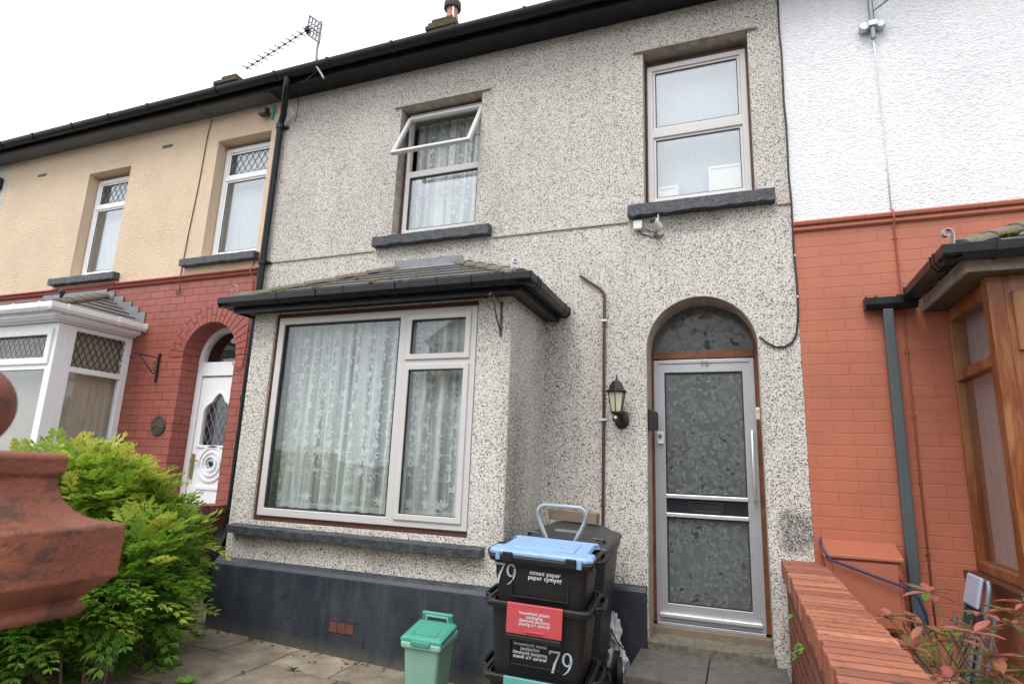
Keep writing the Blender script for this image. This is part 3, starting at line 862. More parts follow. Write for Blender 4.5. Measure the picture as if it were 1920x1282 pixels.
# bay window
tf = MB(); tf.plate(rect(-3.805, -1.83, -.502, 1.262), [rect(-3.757, -1.847, -.455, 1.212)], -.79, -.72)
tf.build('timber_subframe', 'timber_red', H1)
x0, x1, z0, z1 = -3.76, -1.845, -.458, 1.215
fw = .062; mu = (-2.525, -2.44); tz = .785
fr = MB()
fr.plate(rect(x0, x1, z0, z1), [rect(x0+fw, mu[0], z0+fw, z1-fw), rect(mu[1], x1-fw, z0+fw, tz-.035), rect(mu[1], x1-fw, tz+.03, z1-fw)], -.808, -.745)
bayw = fr.build('bay_window', 'alu_white', H1, bevel=.006)
sh = MB()
for a, b, c, d in ((mu[1]+.004, x1-fw-.004, tz+.034, z1-fw-.004), (mu[1]+.004, x1-fw-.004, z0+fw+.004, tz-.039)):
    sh.plate(rect(a-.018, b+.018, c-.018, d+.018), [rect(a+.026, b-.026, c+.026, d-.026)], -.822, -.809)
sh.build('casement_frame', 'alu_white', bayw, bevel=.005)
bd2 = MB(); bd2.plate(rect(x0+fw-.001, mu[0]+.001, z0+fw-.001, z1-fw+.001), [rect(x0+fw+.012, mu[0]-.012, z0+fw+.012, z1-fw-.012)], -.800, -.765)
bd2.build('glazing_bead', 'rubber', bayw)
gp = MB()
for a, b, c, d in ((x0+fw, mu[0], z0+fw, z1-fw), (mu[1], x1-fw, z0+fw, tz-.035), (mu[1], x1-fw, tz+.03, z1-fw)): gp.box(a, b, -.781, -.775, c, d)
gp.build('pane', 'glass', bayw)
gk = MB()
for a, b, c, d in ((mu[1], x1-fw, z0+fw, tz-.035), (mu[1], x1-fw, tz+.03, z1-fw)):
    gk.plate(rect(a-.002, b+.002, c-.002, d+.002), [rect(a+.008+.026, b-.008-.026, c+.034, d-.034)], -.806, -.790)
gk.build('gasket', 'rubber', bayw)

# bay roof ---------------------------------------------------
def hip_roof(house, xa, xb, ye, ze, xra, xrb, zr, courses=6, tilem='slate', gut='black_pl', gutsz=.09, scrolls=True, lead_m='lead'):
    """lean-to roof hipped at both ends against the wall; eaves at ye, ze; top at the wall between xra and xrb"""
    rf = MB()
    A, B = Vector((xa, ye, ze)), Vector((xb, ye, ze)); C_, D = Vector((xrb, -.005, zr)), Vector((xra, -.005, zr))
    nrm = (B-A).cross(C_-B).normalized()
    if nrm.z < 0: nrm = -nrm
    t = .016
    def slab(P0, P1, P2, P3, nr, tb=.016, tf=.022):
        vs = [P0, P1, P2, P3, P0+nr*tf, P1+nr*tf, P2+nr*.004, P3+nr*.004]
        rf.add(vs, [(0, 3, 2, 1), (4, 5, 6, 7), (0, 1, 5, 4), (1, 2, 6, 5), (2, 3, 7, 6), (3, 0, 4, 7)])
    for i in range(courses):
        s0, s1 = i/courses, min(1, (i+1.04)/courses)
        P0, P1 = A.lerp(D, s0), B.lerp(C_, s0); P3, P2 = A.lerp(D, s1), B.lerp(C_, s1)
        # individual tiles
        L = (P1-P0).length; nt_ = max(1, int(L/.30)); off = (.5 if i % 2 else 0)
        edges = sorted(set([0.]+[min(1, max(0, (k+off)/nt_)) for k in range(nt_+1)]+[1.]))
        for u0_, u1_ in zip(edges[:-1], edges[1:]):
            if u1_-u0_ < .01: continue
            gp_ = .0025/L
            slab(P0.lerp(P1, u0_+gp_), P0.lerp(P1, u1_-gp_), P3.lerp(P2, u1_-gp_), P3.lerp(P2, u0_+gp_), nrm)
    for E0, E1, Rr in ((Vector((xb, ye, ze)), Vector((xb, -.005, ze)), C_), (Vector((xa, ye, ze)), Vector((xa, -.005, ze)), D)):
        nn = (E1-E0).cross(Rr-E1).normalized()
        if nn.z < 0: nn = -nn
        for i in range(courses):
            s0, s1 = i/courses, min(1, (i+1.04)/courses)
            slab(E0.lerp(Rr, s0), E1.lerp(Rr, s0), E1.lerp(Rr, s1), E0.lerp(Rr, s1), nn)
    roof = rf.build('bay_roof', tilem, house, bevel=.002, seg=1)
    hp = MB()
    for P, Q in ((A, D), (B, C_)):
        n_ = 5
        for k in range(n_):
            a_, b_ = P.lerp(Q, k/n_), P.lerp(Q, (k+1.08)/n_)
            d = (b_-a_).normalized(); sd_ = d.cross(Vector((0, 0, 1))).normalized(); upv = sd_.cross(d).normalized()
            vs = []; nn = 8
            for p_, r_, lift in ((a_, .062, .012), (b_, .056, .004)):
                for q in range(nn+1):
                    an = math.pi*q/nn
                    vs.append(p_+sd_*math.cos(an)*r_*1.15+upv*(math.sin(an)*r_*.8+lift-.01))
            fs = [(q, q+1, nn+2+q, nn+1+q) for q in range(nn)]+[tuple(range(nn+1)), tuple(range(2*nn+1, nn, -1))]
            hp.add(vs, fs)
    hp.build('hip_tile', 'cement_tile', roof, smooth=False, bevel=.006)
    ld = MB()
    ld.add([(xra-.04, -.14, zr-.062), (xrb+.04, -.14, zr-.062), (xrb+.02, -.012, zr+.012), (xra-.02, -.012, zr+.012), (xrb+.02, -.012, zr+.09), (xra-.02, -.012, zr+.09)], [(0, 1, 2, 3), (3, 2, 4, 5)])
    ld.build('lead_flashing', lead_m, roof, solid=.006)
    return roof
roof1 = hip_roof(H1, -4.14, -1.44, -.95, 1.375, -3.13, -2.42, 1.875, 6)
ms = MB(); rnd = random.Random(11)
for k in range(34):
    u = rnd.random(); s_ = rnd.random()**1.5*.55
    x = (-4.02+s_)+(2.5-2*s_)*u; yy = -.95+.945*s_; zz = 1.375+.5*s_+.022
    r_ = rnd.uniform(.008, .024)
    ms.lathe([(r_*.9, -.01), (r_, .002), (r_*.7, r_*.45), (r_*.2, r_*.6)], (x, yy, zz), 8)
lab(ms.build('moss_clumps', 'moss', roof1, smooth=True), 'brown and yellow moss on the tiles')['kind'] = 'stuff'
# fascia + soffit + gutter of the bay
fs_ = MB()
fs_.box(-4.15, -1.43, -.955, -.935, 1.245, 1.37); fs_.box(-1.452, -1.432, -.935, -.002, 1.245, 1.37); fs_.box(-4.148, -4.128, -.935, -.002, 1.245, 1.37)
fs_.box(-4.128, -1.452, -.935, -.002, 1.262, 1.274)
fs_.build('bay_fascia', 'black_pl', H1)
def gutter_run(mb, P, Q, wdt=.10, h=.085, side=Vector((0, -1, 0))):
    """square-fronted gutter between P and Q (top inner edge), trough opening upwards"""
    P, Q = Vector(P), Vector(Q); t = .006
    prof = [(0, 0), (0, -h*.86), (wdt*.72, -h), (wdt, -h*.62), (wdt, 0), (wdt-t, 0), (wdt-t, -h*.6), (wdt*.7, -h+t), (t, -h*.86+t), (t, 0)]
    vs = [P+side*a+Vector((0, 0, b)) for a, b in prof]+[Q+side*a+Vector((0, 0, b)) for a, b in prof]
    n = len(prof); mb.add(vs, [(i, (i+1) % n, n+(i+1) % n, n+i) for i in range(n)])
def gutter_end(mb, P, along, wdt=.10, h=.085, side=Vector((0, -1, 0)), t=.008, gr=.004):
    P = Vector(P); along = Vector(along)
    prof = [(-gr, gr), (-gr, -h*.86-gr), (wdt*.72, -h-gr), (wdt+gr, -h*.64), (wdt+gr, gr)]
    vs = [P+side*a+Vector((0, 0, b)) for a, b in prof]+[P+along*t+side*a+Vector((0, 0, b)) for a, b in prof]
    n = len(prof); mb.add(vs, [(i, (i+1) % n, n+(i+1) % n, n+i) for i in range(n)]+[tuple(range(n)), tuple(range(2*n-1, n-1, -1))])
gt = MB()
gutter_run(gt, (-4.25, -.957, 1.368), (-1.335, -.957, 1.368))
gutter_run(gt, (-1.430, -1.056, 1.367), (-1.430, -.02, 1.367), side=Vector((1, 0, 0)))
gutter_run(gt, (-4.150, -1.056, 1.367), (-4.150, -.02, 1.367), side=Vector((-1, 0, 0)))
bg_ = gt.build('bay_gutter', 'black_pl', H1, bevel=.003)
jb = MB()
for x in (-3.62, -2.95, -2.1, -1.56): gutter_end(jb, (x, -.957, 1.368), (1, 0, 0), t=.022, gr=.005)
for yy in (-.90, -.84, -.16, -.04): gutter_end(jb, (-1.430, yy, 1.367), (0, 1, 0), side=Vector((1, 0, 0)), t=.02, gr=.005)
jb.build('gutter_joint', 'black_pl', bg_)
jb = MB()
for x in (-3.2, -2.45, -1.8): jb.tube([(x, -.957, 1.29), (x, -1.01, 1.275), (x, -1.063, 1.31), (x, -1.063, 1.37)], .005, 6)
jb.build('gutter_bracket', 'black_pl', bg_)
def scroll_pts(base, h, r, dirx, diry=0, n=14):
    b = Vector(base); pts = [b, b+Vector((0, 0, h*.5)), b+Vector((0, 0, h))]
    c = b+Vector((dirx*r, diry*r, h))
    for i in range(1, n+1):
        a = math.pi-2*math.pi*.95*i/n; rr = r*(1-.55*i/n)
        v = Vector((-math.cos(math.pi-a)*1, 0, 0))
        pts.append(c+Vector((dirx*math.cos(a)*rr, diry*math.cos(a)*rr, math.sin(a)*rr)))
    return pts
si = MB(); si.tube(scroll_pts((-1.50, -1.0, 1.37), .10, .022, .7, .7), .009, 6); si.build('hip_iron', 'galv', H1, smooth=True)
si = MB(); si.tube(scroll_pts((-4.11, -.99, 1.37), .09, .045, -1, 0), .006, 6); si.build('hip_iron', simple('pink_grey_iron', (.30, .22, .21), .5), H1, smooth=True)

# eaves of the middle + left house: roof, fascia, gutter -------------
def main_roof(house, x0, x1, sof='soffit'):
    rf = MB()
    t = .05
    pts = [(-.27, 4.235), (4.5, 7.55), (9.2, 4.235)]
    rf.prism([(-.27, 4.235), (4.5, 7.55), (9.2, 4.235), (9.2, 4.18), (4.5, 7.49), (-.27, 4.18)], 0, x0, x1)
    rf.build('roof', 'slate', house)
    f = MB(); f.box(x0, x1, -.235, -.215, 4.105, 4.215)
    f.build('fascia', 'black_pl', house, bevel=.003)
    f = MB(); f.box(x0, x1, -.214, -.001, 4.118, 4.13); f.build('soffit', sof, house)
def half_gutter(house, x0, x1, joints, zz=4.222, mat='black_pl', ends=()):
    mb = MB(); n = 10; r_ = .062; yc = -.30
    def ring(x, r1=r_): return [(x, yc+r1*math.cos(math.pi+math.pi*i/n)*1.0, zz+r1*math.sin(math.pi+math.pi*i/n)*1.15) for i in range(n+1)]
    def ring2(x): return [(x, yc+(r_-.005)*math.cos(math.pi+math.pi*i/n), zz+(r_-.005)*math.sin(math.pi+math.pi*i/n)*1.15) for i in range(n, -1, -1)]
    A = ring(x0)+ring2(x0); B = ring(x1)+ring2(x1); k = len(A)
    mb.add(A+B, [(i, (i+1) % k, k+(i+1) % k, k+i) for i in range(k)])
    gtr = mb.build('eaves_gutter', mat, house, smooth=False)
    j = MB()
    for x in joints:
        A = ring(x, r_+.007)+[(x, yc+.062, zz+.006), (x, yc-.069, zz+.006)]; B = [(p[0]+.035, p[1], p[2]) for p in A]; k = len(A)
        j.add(A+B, [(i, (i+1) % k, k+(i+1) % k, k+i) for i in range(k)]+[tuple(range(k)), tuple(range(2*k-1, k-1, -1))])
    j.build('gutter_joint', mat, gtr)
    return gtr
main_roof(H1, -4.9, .449, 'black_pl')
eg = half_gutter(H1, -4.9, .44, [-4.72, -4.0, -3.2, -2.5, -1.75, -1.0, -.2])
# party wall chimney (pot and mossy cap rise over the eaves)
ch = MB(); ch.box(-5.60, -5.02, 4.25, 4.75, 6.9, 8.62); c_ = ch.build('chimney', simple('pink_chimney_render', (.42, .25, .2), .8), H1)
cp_ = MB(); cp_.box(-5.66, -4.97, 4.20, 4.80, 8.62, 8.71); cp_.box(-5.62, -5.0, 4.23, 4.77, 8.71, 8.79); cp_.box(-5.56, -5.08, 4.28, 4.72, 8.79, 8.90)
cp_.build('chimney_cap', 'chimney_brick', c_, bevel=.01)
cpot = MB(); cpot.lathe([(.13, 8.9), (.135, 9.0), (.12, 9.04), (.125, 9.06), (.11, 9.10), (.12, 9.22)], (-5.22, 4.5, 0), 20)
cpot.build('chimney_pot', simple('orange_clay_pot', (.42, .16, .09), .7, var=.2), c_, smooth='auto')
cpot = MB(); cpot.lathe([(.165, 9.22), (.18, 9.25), (.175, 9.37), (.14, 9.42), (.10, 9.44)], (-5.22, 4.5, 0), 20)
cpot.build('chimney_cowl', simple('mossy_black_cowl', (.04, .045, .04), .8, var=.4, vscale=20), c_, smooth='auto')
cc = MB(); cc.tube([(-5.05, 4.27, 8.7), (-5.10, 4.33, 8.95), (-5.15, 4.40, 9.2)], .018, 6); cc.build('flue_cable', 'white_pl', c_)
# downpipe with swan neck
dp = MB(); dp.tube([(-4.56, -.29, 4.17), (-4.56, -.29, 4.08), (-4.60, -.25, 3.98), (-4.75, -.09, 3.86), (-4.81, -.055, 3.78), (-4.81, -.055, -1.25)], .036, 12)
d_ = dp.build('downpipe', 'black_pl', H1, smooth='auto')
cl = MB()
for z in (3.74, 2.1, .6, -.8): cl.lathe([(.043, z-.03), (.045, z-.028), (.045, z+.028), (.043, z+.03)], (-4.81, -.055, 0), 14); cl.box(-4.86, -4.73, -.03, -.001, z-.012, z+.012)
cl.build('pipe_clip', 'black_pl', d_)
# brown conduit
cd = MB(); cd.tube([(-1.245, -.004, 1.655), (-1.24, -.02, 1.65), (-1.07, -.02, 1.525), (-1.04, -.02, 1.49), (-1.032, -.02, 1.44), (-1.035, -.02, -.83)], .0125, 10)
c_ = cd.build('conduit', 'conduit', H1, smooth='auto')
cl = MB()
for z in (1.24, .41): cl.box(-1.058, -1.01, -.036, -.001, z-.009, z+.009)
cl.build('conduit_clip', 'white_pl', c_, bevel=.003)
# service cable at the right party line, dipping to the fanlight
cb = MB()
pts = [(.158, .03, 1.06), (.175, -.01, 1.045), (.22, -.012, 1.00), (.28, -.012, .965), (.34, -.012, .965), (.395, -.012, 1.0), (.425, -.012, 1.06), (.44, -.012, 1.16)]
for i in range(14): pts.append((.447+.004*math.sin(i*2.1), -.012, 1.25+i*.22))
cb.tube(pts, .0075, 6)
c_ = cb.build('service_cable', 'cable', H1, smooth=True)
cl = MB()
for z in (1.35, 1.68): cl.box(.443, .455, -.020, -.002, z-.006, z+.006)
cl.build('cable_clip', 'white_pl', c_)

# interior rooms
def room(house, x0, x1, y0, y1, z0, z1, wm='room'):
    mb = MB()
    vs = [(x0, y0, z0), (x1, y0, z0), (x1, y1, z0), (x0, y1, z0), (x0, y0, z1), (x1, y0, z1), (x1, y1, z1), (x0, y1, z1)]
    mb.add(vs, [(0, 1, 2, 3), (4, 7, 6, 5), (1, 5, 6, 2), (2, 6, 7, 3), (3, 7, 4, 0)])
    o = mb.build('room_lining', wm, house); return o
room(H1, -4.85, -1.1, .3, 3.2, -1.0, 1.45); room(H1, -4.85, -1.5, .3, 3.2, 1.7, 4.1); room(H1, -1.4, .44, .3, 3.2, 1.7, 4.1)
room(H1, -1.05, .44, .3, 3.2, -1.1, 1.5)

# upper windows of the middle house -------------------------
def frame_only(house, x0, x1, z0, z1, y, sub=.03, subm='timber_red'):
    t_ = MB(); t_.plate(rect(x0-sub, x1+sub, z0-.005, z1+sub), [rect(x0+.01, x1-.01, z0+.01, z1-.01)], y+.01, y+.09)
    t_.build('timber_subframe', subm, house)
frame_only(H1, -3.165, -2.30, 2.30, 3.64, .10)
frame_only(H1, -.655, .165, 2.29, 3.655, .10)
add_window(H1, -.67, .175, 2.285, 3.66, .10, 'alu_white', .05, transom=2.975, glassm='glass_sky', tr_h=.085)
# left one: lower light fixed, upper light pushed open, hinged at its top
fr = MB(); xa, xb, za, zb = -3.175, -2.295, 2.29, 3.655; trz = 2.96
fr.plate(rect(xa, xb, za, zb), [rect(xa+.05, xb-.05, za+.05, trz-.04), rect(xa+.035, xb-.035, trz+.03, zb-.05)], .10, .16)
w1 = fr.build('window', 'alu_white', H1, bevel=.006)
gp = MB(); gp.box(xa+.04, xb-.04, .127, .133, za+.04, trz-.03); gp.build('pane', 'glass_sky', w1)
gk = MB(); gk.plate(rect(xa+.049, xb-.049, za+.049, trz-.039), [rect(xa+.06, xb-.06, za+.06, trz-.05)], .112, .125); gk.build('gasket', 'rubber', w1)
# open casement
def tilted(mb, pts_fn, hinge, ang):
    pass
hz_, hy_ = 3.60, .085; L_ = .63; ang = R(27)
mt_ = Matrix.Translation((0, hy_, hz_)) @ Matrix.Rotation(-ang, 4, 'X')
def tplate(outer, holes, y0, y1):
    mb = MB(); mb.plate(outer, holes, y0, y1); mb.v = [tuple(mt_ @ Vector(q)) for q in mb.v]; return mb
ca = tplate(rect(-3.175, -2.295, -L_, 0), [rect(-3.135, -2.335, -L_+.04, -.04)], -.02, .02).build('open_casement', 'alu_white', w1, bevel=.005)
# pane and stay belong to the window (children of the frame level)
tplate(rect(-3.14, -2.33, -L_+.035, -.035), [], -.003, .003).build('pane', 'glass', w1)
sy_ = MB(); e = mt_ @ Vector((0, 0, -L_+.05))
for xx in (-3.12, -2.35): sy_.tube([(xx, .12, 3.3), (xx, e.y+.02, e.z+.02)], .006, 6)
sy_.build('casement_stay', 'galv', w1)

# curtains (hang behind the glass, so things of their own)
curtain('white floral lace net curtain across the big bay window with scalloped hem', -3.74, -1.87, -.40, 1.17, -.665, waves=9, seed=4, amp=.026)
curtain('white floral lace net curtain behind the half open upper window', -3.16, -2.31, 2.33, 3.62, .27, waves=6, seed=9, amp=.014, border=False)
pc = MB(); f = fold_surface(-.68, .18, 2.30, 3.66, .27, .004, 5, 3)
pc.grid(lambda u, v: f(u, v), 60, 6)
tag(pc.build('voile_curtain', 'sheer_plain', smooth=True, org=(-.25, .27, 2.3)), 'plain pale voile stretched behind the upper window above the door', 'curtain')
def cream_box(x0, x1, z0, z1, label):
    b_ = MB(); b_.box(x0, x1, .205, .24, z0, z1); b_.plate(rect(x0, x1, z0, z1), [rect(x0+.025, x1-.025, z0+.02, z1-.025)], .197, .205)
    tag(b_.build('photo_frame', 'whitebox', bevel=.004, org=((x0+x1)/2, .22, z0)), label, 'frame')
cream_box(-.165, .15, 2.335, 2.63, 'large cream framed board standing at the right of the upper window')
cream_box(-.615, -.42, 2.335, 2.50, 'small cream board standing at the left bottom of the upper window')

# ------------------------------------------------------------------ front door of the middle house
YD = .10
DOOR_BEFORE = set(o.name for o in bpy.data.objects)
DOOR_PARTS = 'door_frame fanlight door door_stile door_rail door_glass gasket letter_panel letterbox door_handle lock_plate lock_barrel door_number leaf_relief threshold door_sill'.split()
wf = MB()
outer = [(.158, -1.10)]+arc(-.265, .985, .415, 0, 180, 28)+[(-.688, -1.10)]
inner_l = [(.125, -1.10), (.125, .90), (-.648, .90), (-.648, -1.10)]
# timber frame: jambs, transom, arched head
def ring_band(mb, cx, cz, ro, ri, a0, a1, n, y0, y1):
    po = arc(cx, cz, ro, a0, a1, n); pi_ = arc(cx, cz, ri, a0, a1, n)
    vs = []
    for (xo, zo), (xi, zi) in zip(po, pi_): vs += [(xo, y0, zo), (xo, y1, zo), (xi, y1, zi), (xi, y0, zi)]
    fs = [(4*i+k, 4*i+(k+1) % 4, 4*(i+1)+(k+1) % 4, 4*(i+1)+k) for i in range(n) for k in range(4)]+[(0, 1, 2, 3), (4*n+3, 4*n+2, 4*n+1, 4*n)]
    mb.add(vs, fs)
wf.box(-.684, -.646, YD, YD+.09, -1.09, .985); wf.box(.122, .154, YD, YD+.09, -1.09, .985)
ring_band(wf, -.265, .985, .419, .388, 0, 180, 28, YD, YD+.09)
wf.box(-.646, .122, YD-.012, YD+.09, .915, .975)
wf.build('door_frame', 'wood_door', H1, bevel=.004)
fg = MB(); fg.prism([(x, z) for x, z in [(.128, .975)]+arc(-.265, .985, .392, 0, 180, 28)+[(-.658, .975)]], 1, YD+.04, YD+.046)
fl = fg.build('fanlight', 'obscure', H1)
dfm = MB()
dx0, dx1, dz0, dz1 = -.640, .118, -1.085, .908
dfm.plate(rect(dx0, dx1, dz0, dz1), [rect(-.560, .035, -.155, .805), rect(-.560, .035, -.955, -.325), rect(-.560, .035, -.295, -.185)], YD+.005, YD+.055)
door = dfm.build('door', 'alu', H1, bevel=.004)
en = MB()   # edge extrusions of the outer frame
for x in (dx0-.004, dx1-.03): en.box(x, x+.034, YD-.006, YD+.004, dz0, dz1)
en.box(dx0+.03, dx1-.03, YD-.006, YD+.004, dz1-.03, dz1)
en.build('door_stile', 'alu', door, bevel=.003)
rl = MB()
for z in (-.185, -.325): rl.box(-.562, .037, YD-.012, YD+.004, z, z+.030)
rl.box(dx0+.02, dx1-.02, YD-.03, YD+.004, dz0+.035, dz0+.062)
rl.build('door_rail', 'alu_bright', door, bevel=.005)
gl1 = MB()
gl1.box(-.565, .04, YD+.025, YD+.031, -.16, .81); gl1.box(-.565, .04, YD+.025, YD+.031, -.96, -.32)
dgl = gl1.build('door_glass', 'obscure', door)
gs = MB()
for c, d in ((-.155, .805), (-.955, -.325)): gs.plate(rect(-.5605, .0355, c-.001, d+.001), [rect(-.552, .027, c+.008, d-.008)], YD+.012, YD+.024)
gs.build('gasket', 'rubber', door)
pn = MB(); pn.box(-.565, .04, YD+.02, YD+.03, -.30, -.18); pn.build('letter_panel', simple('navy_black_panel', (.010, .013, .02), .35), door)
lb = MB(); lb.plate(rect(-.395, -.135, -.285, -.20), [rect(-.365, -.165, -.27, -.215)], YD+.004, YD+.019); lb.box(-.366, -.164, YD+.010, YD+.019, -.271, -.214)
lb.build('letterbox', 'dark_metal', door, bevel=.003)
hd = MB(); hx = .085
hd.tube([(hx, YD, .335), (hx, YD-.05, .335), (hx, YD-.065, .315), (hx, YD-.065, -.155), (hx, YD-.05, -.175), (hx, YD, -.175)], .0105, 10)
hd.build('door_handle', 'alu_bright', door, smooth='auto')
lk = MB(); lk.box(-.622, -.572, YD-.012, YD+.003, .23, .325); lk.box(-.622, -.572, YD-.022, YD-.012, .23, .245)
lk.build('lock_plate', 'white_pl', door, bevel=.003)
lk = MB(); lk.lathe([(.016, 0), (.016, .01), (.008, .012)], (-.597, YD-.012, .295), 16, Matrix.Rotation(R(90), 3, 'X')); lk.build('lock_barrel', 'gold', door)
text_obj('79', .058, 'gold', door, Matrix.Translation((-.245, YD-.008, .868)) @ Matrix.Rotation(R(90), 4, 'X') @ Matrix.Rotation(R(-5), 4, 'Z'), 'door_number', bold=.0008, space=1.15)
# pressed leaf relief on the glass
def leaf_relief(mb, cx, cz, L, a, y, rnd, clip):
    def fn(u, v, off): return Vector((u, y+off, v))
    def rot(p, q): return (cx+p*math.cos(a)-q*math.sin(a), cz+p*math.sin(a)+q*math.cos(a))
    curves = []
    wd = L*rnd.uniform(.16, .26)
    for sg in (1, -1): curves.append([(L*t, sg*wd*math.sin(math.pi*t)**.8) for t in [i/8 for i in range(9)]])
    for sg in (.55, -.5, .1): curves.append([(L*(.08+.8*t), sg*wd*math.sin(math.pi*t)) for t in [i/6 for i in range(7)]])
    for c in curves:
        pts = [rot(*p) for p in c]
        pts = [p for p in pts if clip(*p)]
        if len(pts) > 2: ribbon(mb, fn, pts, rnd.uniform(.002, .0042), -.0012)
rl_ = MB(); rnd = random.Random(21)
inr = lambda a, b, c, d: (lambda x, z: a < x < b and c < z < d)
for k in range(420):
    leaf_relief(rl_, rnd.uniform(-.6, .06), rnd.uniform(-.2, .82), rnd.uniform(.035, .095), rnd.uniform(0, 6.28), YD+.024, rnd, inr(-.55, .025, -.147, .797))
for k in range(270):
    leaf_relief(rl_, rnd.uniform(-.6, .06), rnd.uniform(-.99, -.3), rnd.uniform(.035, .095), rnd.uniform(0, 6.28), YD+.024, rnd, inr(-.55, .025, -.947, -.333))
rl_.build('leaf_relief', 'etch', dgl if False else door)
rl_ = MB()
for k in range(170):
    leaf_relief(rl_, rnd.uniform(-.6, .06), rnd.uniform(.98, 1.3), rnd.uniform(.035, .095), rnd.uniform(0, 6.28), YD+.038, rnd, lambda x, z: z > .985 and (x+.265)**2+(z-.985)**2 < .355**2)
rl_.build('leaf_relief', 'etch', fl)
# the whole door assembly sits well back in the reveal
# threshold and steps
th = MB(); th.box(-.683, .153, .045, .2, -1.165, -1.112); th.build('threshold', 'timber_old', H1, bevel=.006)
th = MB(); th.box(-.640, .118, YD-.02, YD+.06, -1.111, -1.087); th.build('door_sill', 'alu', door, bevel=.003)
for o_ in [c for c in H1.children_recursive if c.name.split('.')[0] in DOOR_PARTS]:
    if o_.name in DOOR_BEFORE: continue
    o_.data.transform(Matrix.Translation(-H1.location) @ Matrix.Translation((0, .15, 0)) @ Matrix.Diagonal((1.03, 1, 1.03, 1)) @ Matrix.Translation(H1.location))
s2 = MB(); s2.box(-.697, .168, -.05, .28, -1.42, -1.195)
step = s2.build('doorstep', 'stone', H1, bevel=.01)
s3 = MB(); rn = random.Random(5)
for a, b in ((-.745, -.262), (-.255, .232)): s3.box(a, b, -.70, -.052, -1.305, -1.255)
s3.build('step_slab', 'slab_dark', H1, bevel=.006)
s3 = MB(); s3.box(-.70, .21, -.64, -.055, -1.6, -1.306); s3.build('step_riser', 'slab_dark', H1)

# small things fixed on the middle house -------------------------
kb = thing('key_safe', 'black key box fixed on the left door reveal above the lock', 'key box', (-.675, .05, .40))
b_ = MB(); b_.prism([(-.684, .33), (-.684, .50), (-.67, .505), (-.612, .478), (-.612, .335)], 1, .02, .085); b_.build('case', 'dark_metal', kb, bevel=.004)
b_ = MB(); b_.box(-.614, -.609, .028, .078, .345, .465); b_.build('cover', 'rubber', kb, bevel=.002)
sb = thing('door_bell_chime', 'small cream door contact box on the right door jamb above the handle', 'sensor', (.14, .07, .45))
b_ = MB(); b_.box(.118, .150, .075, .10, .425, .52); b_.build('case', simple('cream_plastic', (.62, .56, .42), .4), sb, bevel=.006)
b_ = MB(); b_.box(.126, .142, .069, .075, .49, .512); b_.build('button', 'whitebox', sb, bevel=.002)
# wall lantern
LN = thing('wall_lantern', 'black hexagonal wall lantern with cream glass beside the front door', 'lamp', (-.89, 0, .42))
cx, cyy = -.905, -.135
def hexring(r_, z): return [(cx+r_*math.cos(R(60*k+30)), cyy+r_*math.sin(R(60*k+30)), z) for k in range(6)]
def hexloft(prof):
    mb = MB(); mb.add([p for r_, z in prof for p in hexring(r_, z)], [(6*i+j, 6*i+(j+1) % 6, 6*(i+1)+(j+1) % 6, 6*(i+1)+j) for i in range(len(prof)-1) for j in range(6)]+[tuple(range(6)), tuple(6*(len(prof)-1)+j for j in range(6))]); return mb
hexloft([(.088, .615), (.092, .622), (.088, .630), (.066, .640), (.060, .665), (.034, .705), (.014, .712), (.010, .72)]).build('lamp_cap', 'dark_metal', LN, bevel=.002)
fi = MB(); fi.lathe([(.006, .715), (.009, .725), (.004, .735), (.007, .742), (.002, .765)], (cx, cyy, 0), 10); fi.build('finial', 'dark_metal', LN)
hexloft([(.040, .462), (.066, .612)]).build('lamp_glass', 'cream_glass', LN)
lf = MB()
for k in range(6):
    a, b = hexring(.043, .462)[k], hexring(.070, .613)[k]
    lf.tube([a, b], .0042, 6)
lf.build('lamp_frame', 'dark_metal', LN)
hexloft([(.03, .44), (.048, .452), (.048, .464), (.04, .466)]).build('lamp_base', 'dark_metal', LN)
lf = MB(); lf.tube([(cx, cyy, .45), (cx, cyy-.005, .42), (cx+.004, cyy+.02, .385), (cx+.01, -.07, .375), (cx+.014, -.02, .395)], .012, 8); lf.build('arm', 'dark_metal', LN, smooth='auto')
lf = MB(); lf.lathe([(.060, 0), (.060, .012), (.05, .02), (.02, .026)], (cx+.018, 0.0, .412), 20, Matrix.Rotation(R(90), 3, 'X')); lf.v = [(x, y_, z*1.25-.25*.412) for x, y_, z in lf.v]; lf.build('wall_plate', 'dark_metal', LN, smooth='auto')
lf = MB(); lf.lathe([(.024, -.03), (.026, 0), (.02, .02)], (cx-.004, cyy-.005, .415), 12); lf.build('sensor_housing', 'dark_metal', LN, smooth='auto')
lf = MB(); lf.lathe([(.013, 0), (.012, .006), (.006, .011)], (cx-.004, cyy-.028, .415), 12, Matrix.Rotation(R(90), 3, 'X')); lf.build('sensor_lens', 'white_pl', LN, smooth='auto')
# camera + junction box
SC_ = thing('security_camera', 'small white bullet camera with aerial under the right upper sill', 'camera', (-.595, 0, 2.07))
a_ = Matrix.Translation((-.60, -.10, 2.045)) @ Euler((R(72), 0, R(-25))).to_matrix().to_4x4()
def pose(mb, mtx): mb.v = [tuple(mtx @ Vector(q)) for q in mb.v]; return mb
mb = MB(); mb.lathe([(.03, -.09), (.034, -.085), (.034, .015), (.030, .02)], (0, 0, 0), 20); pose(mb, a_).build('body', 'white_pl', SC_, smooth='auto')
mb = MB(); mb.lathe([(.031, .018), (.031, .026), (.02, .027)], (0, 0, 0), 20); pose(mb, a_).build('lens_face', 'rubber', SC_, smooth='auto')
mb = MB(); mb.lathe([(.010, .024), (.010, .034), (.006, .036)], (0, 0, 0), 14); pose(mb, a_).build('lens', simple('camera_lens', (.01, .01, .012), .1), SC_, smooth='auto')
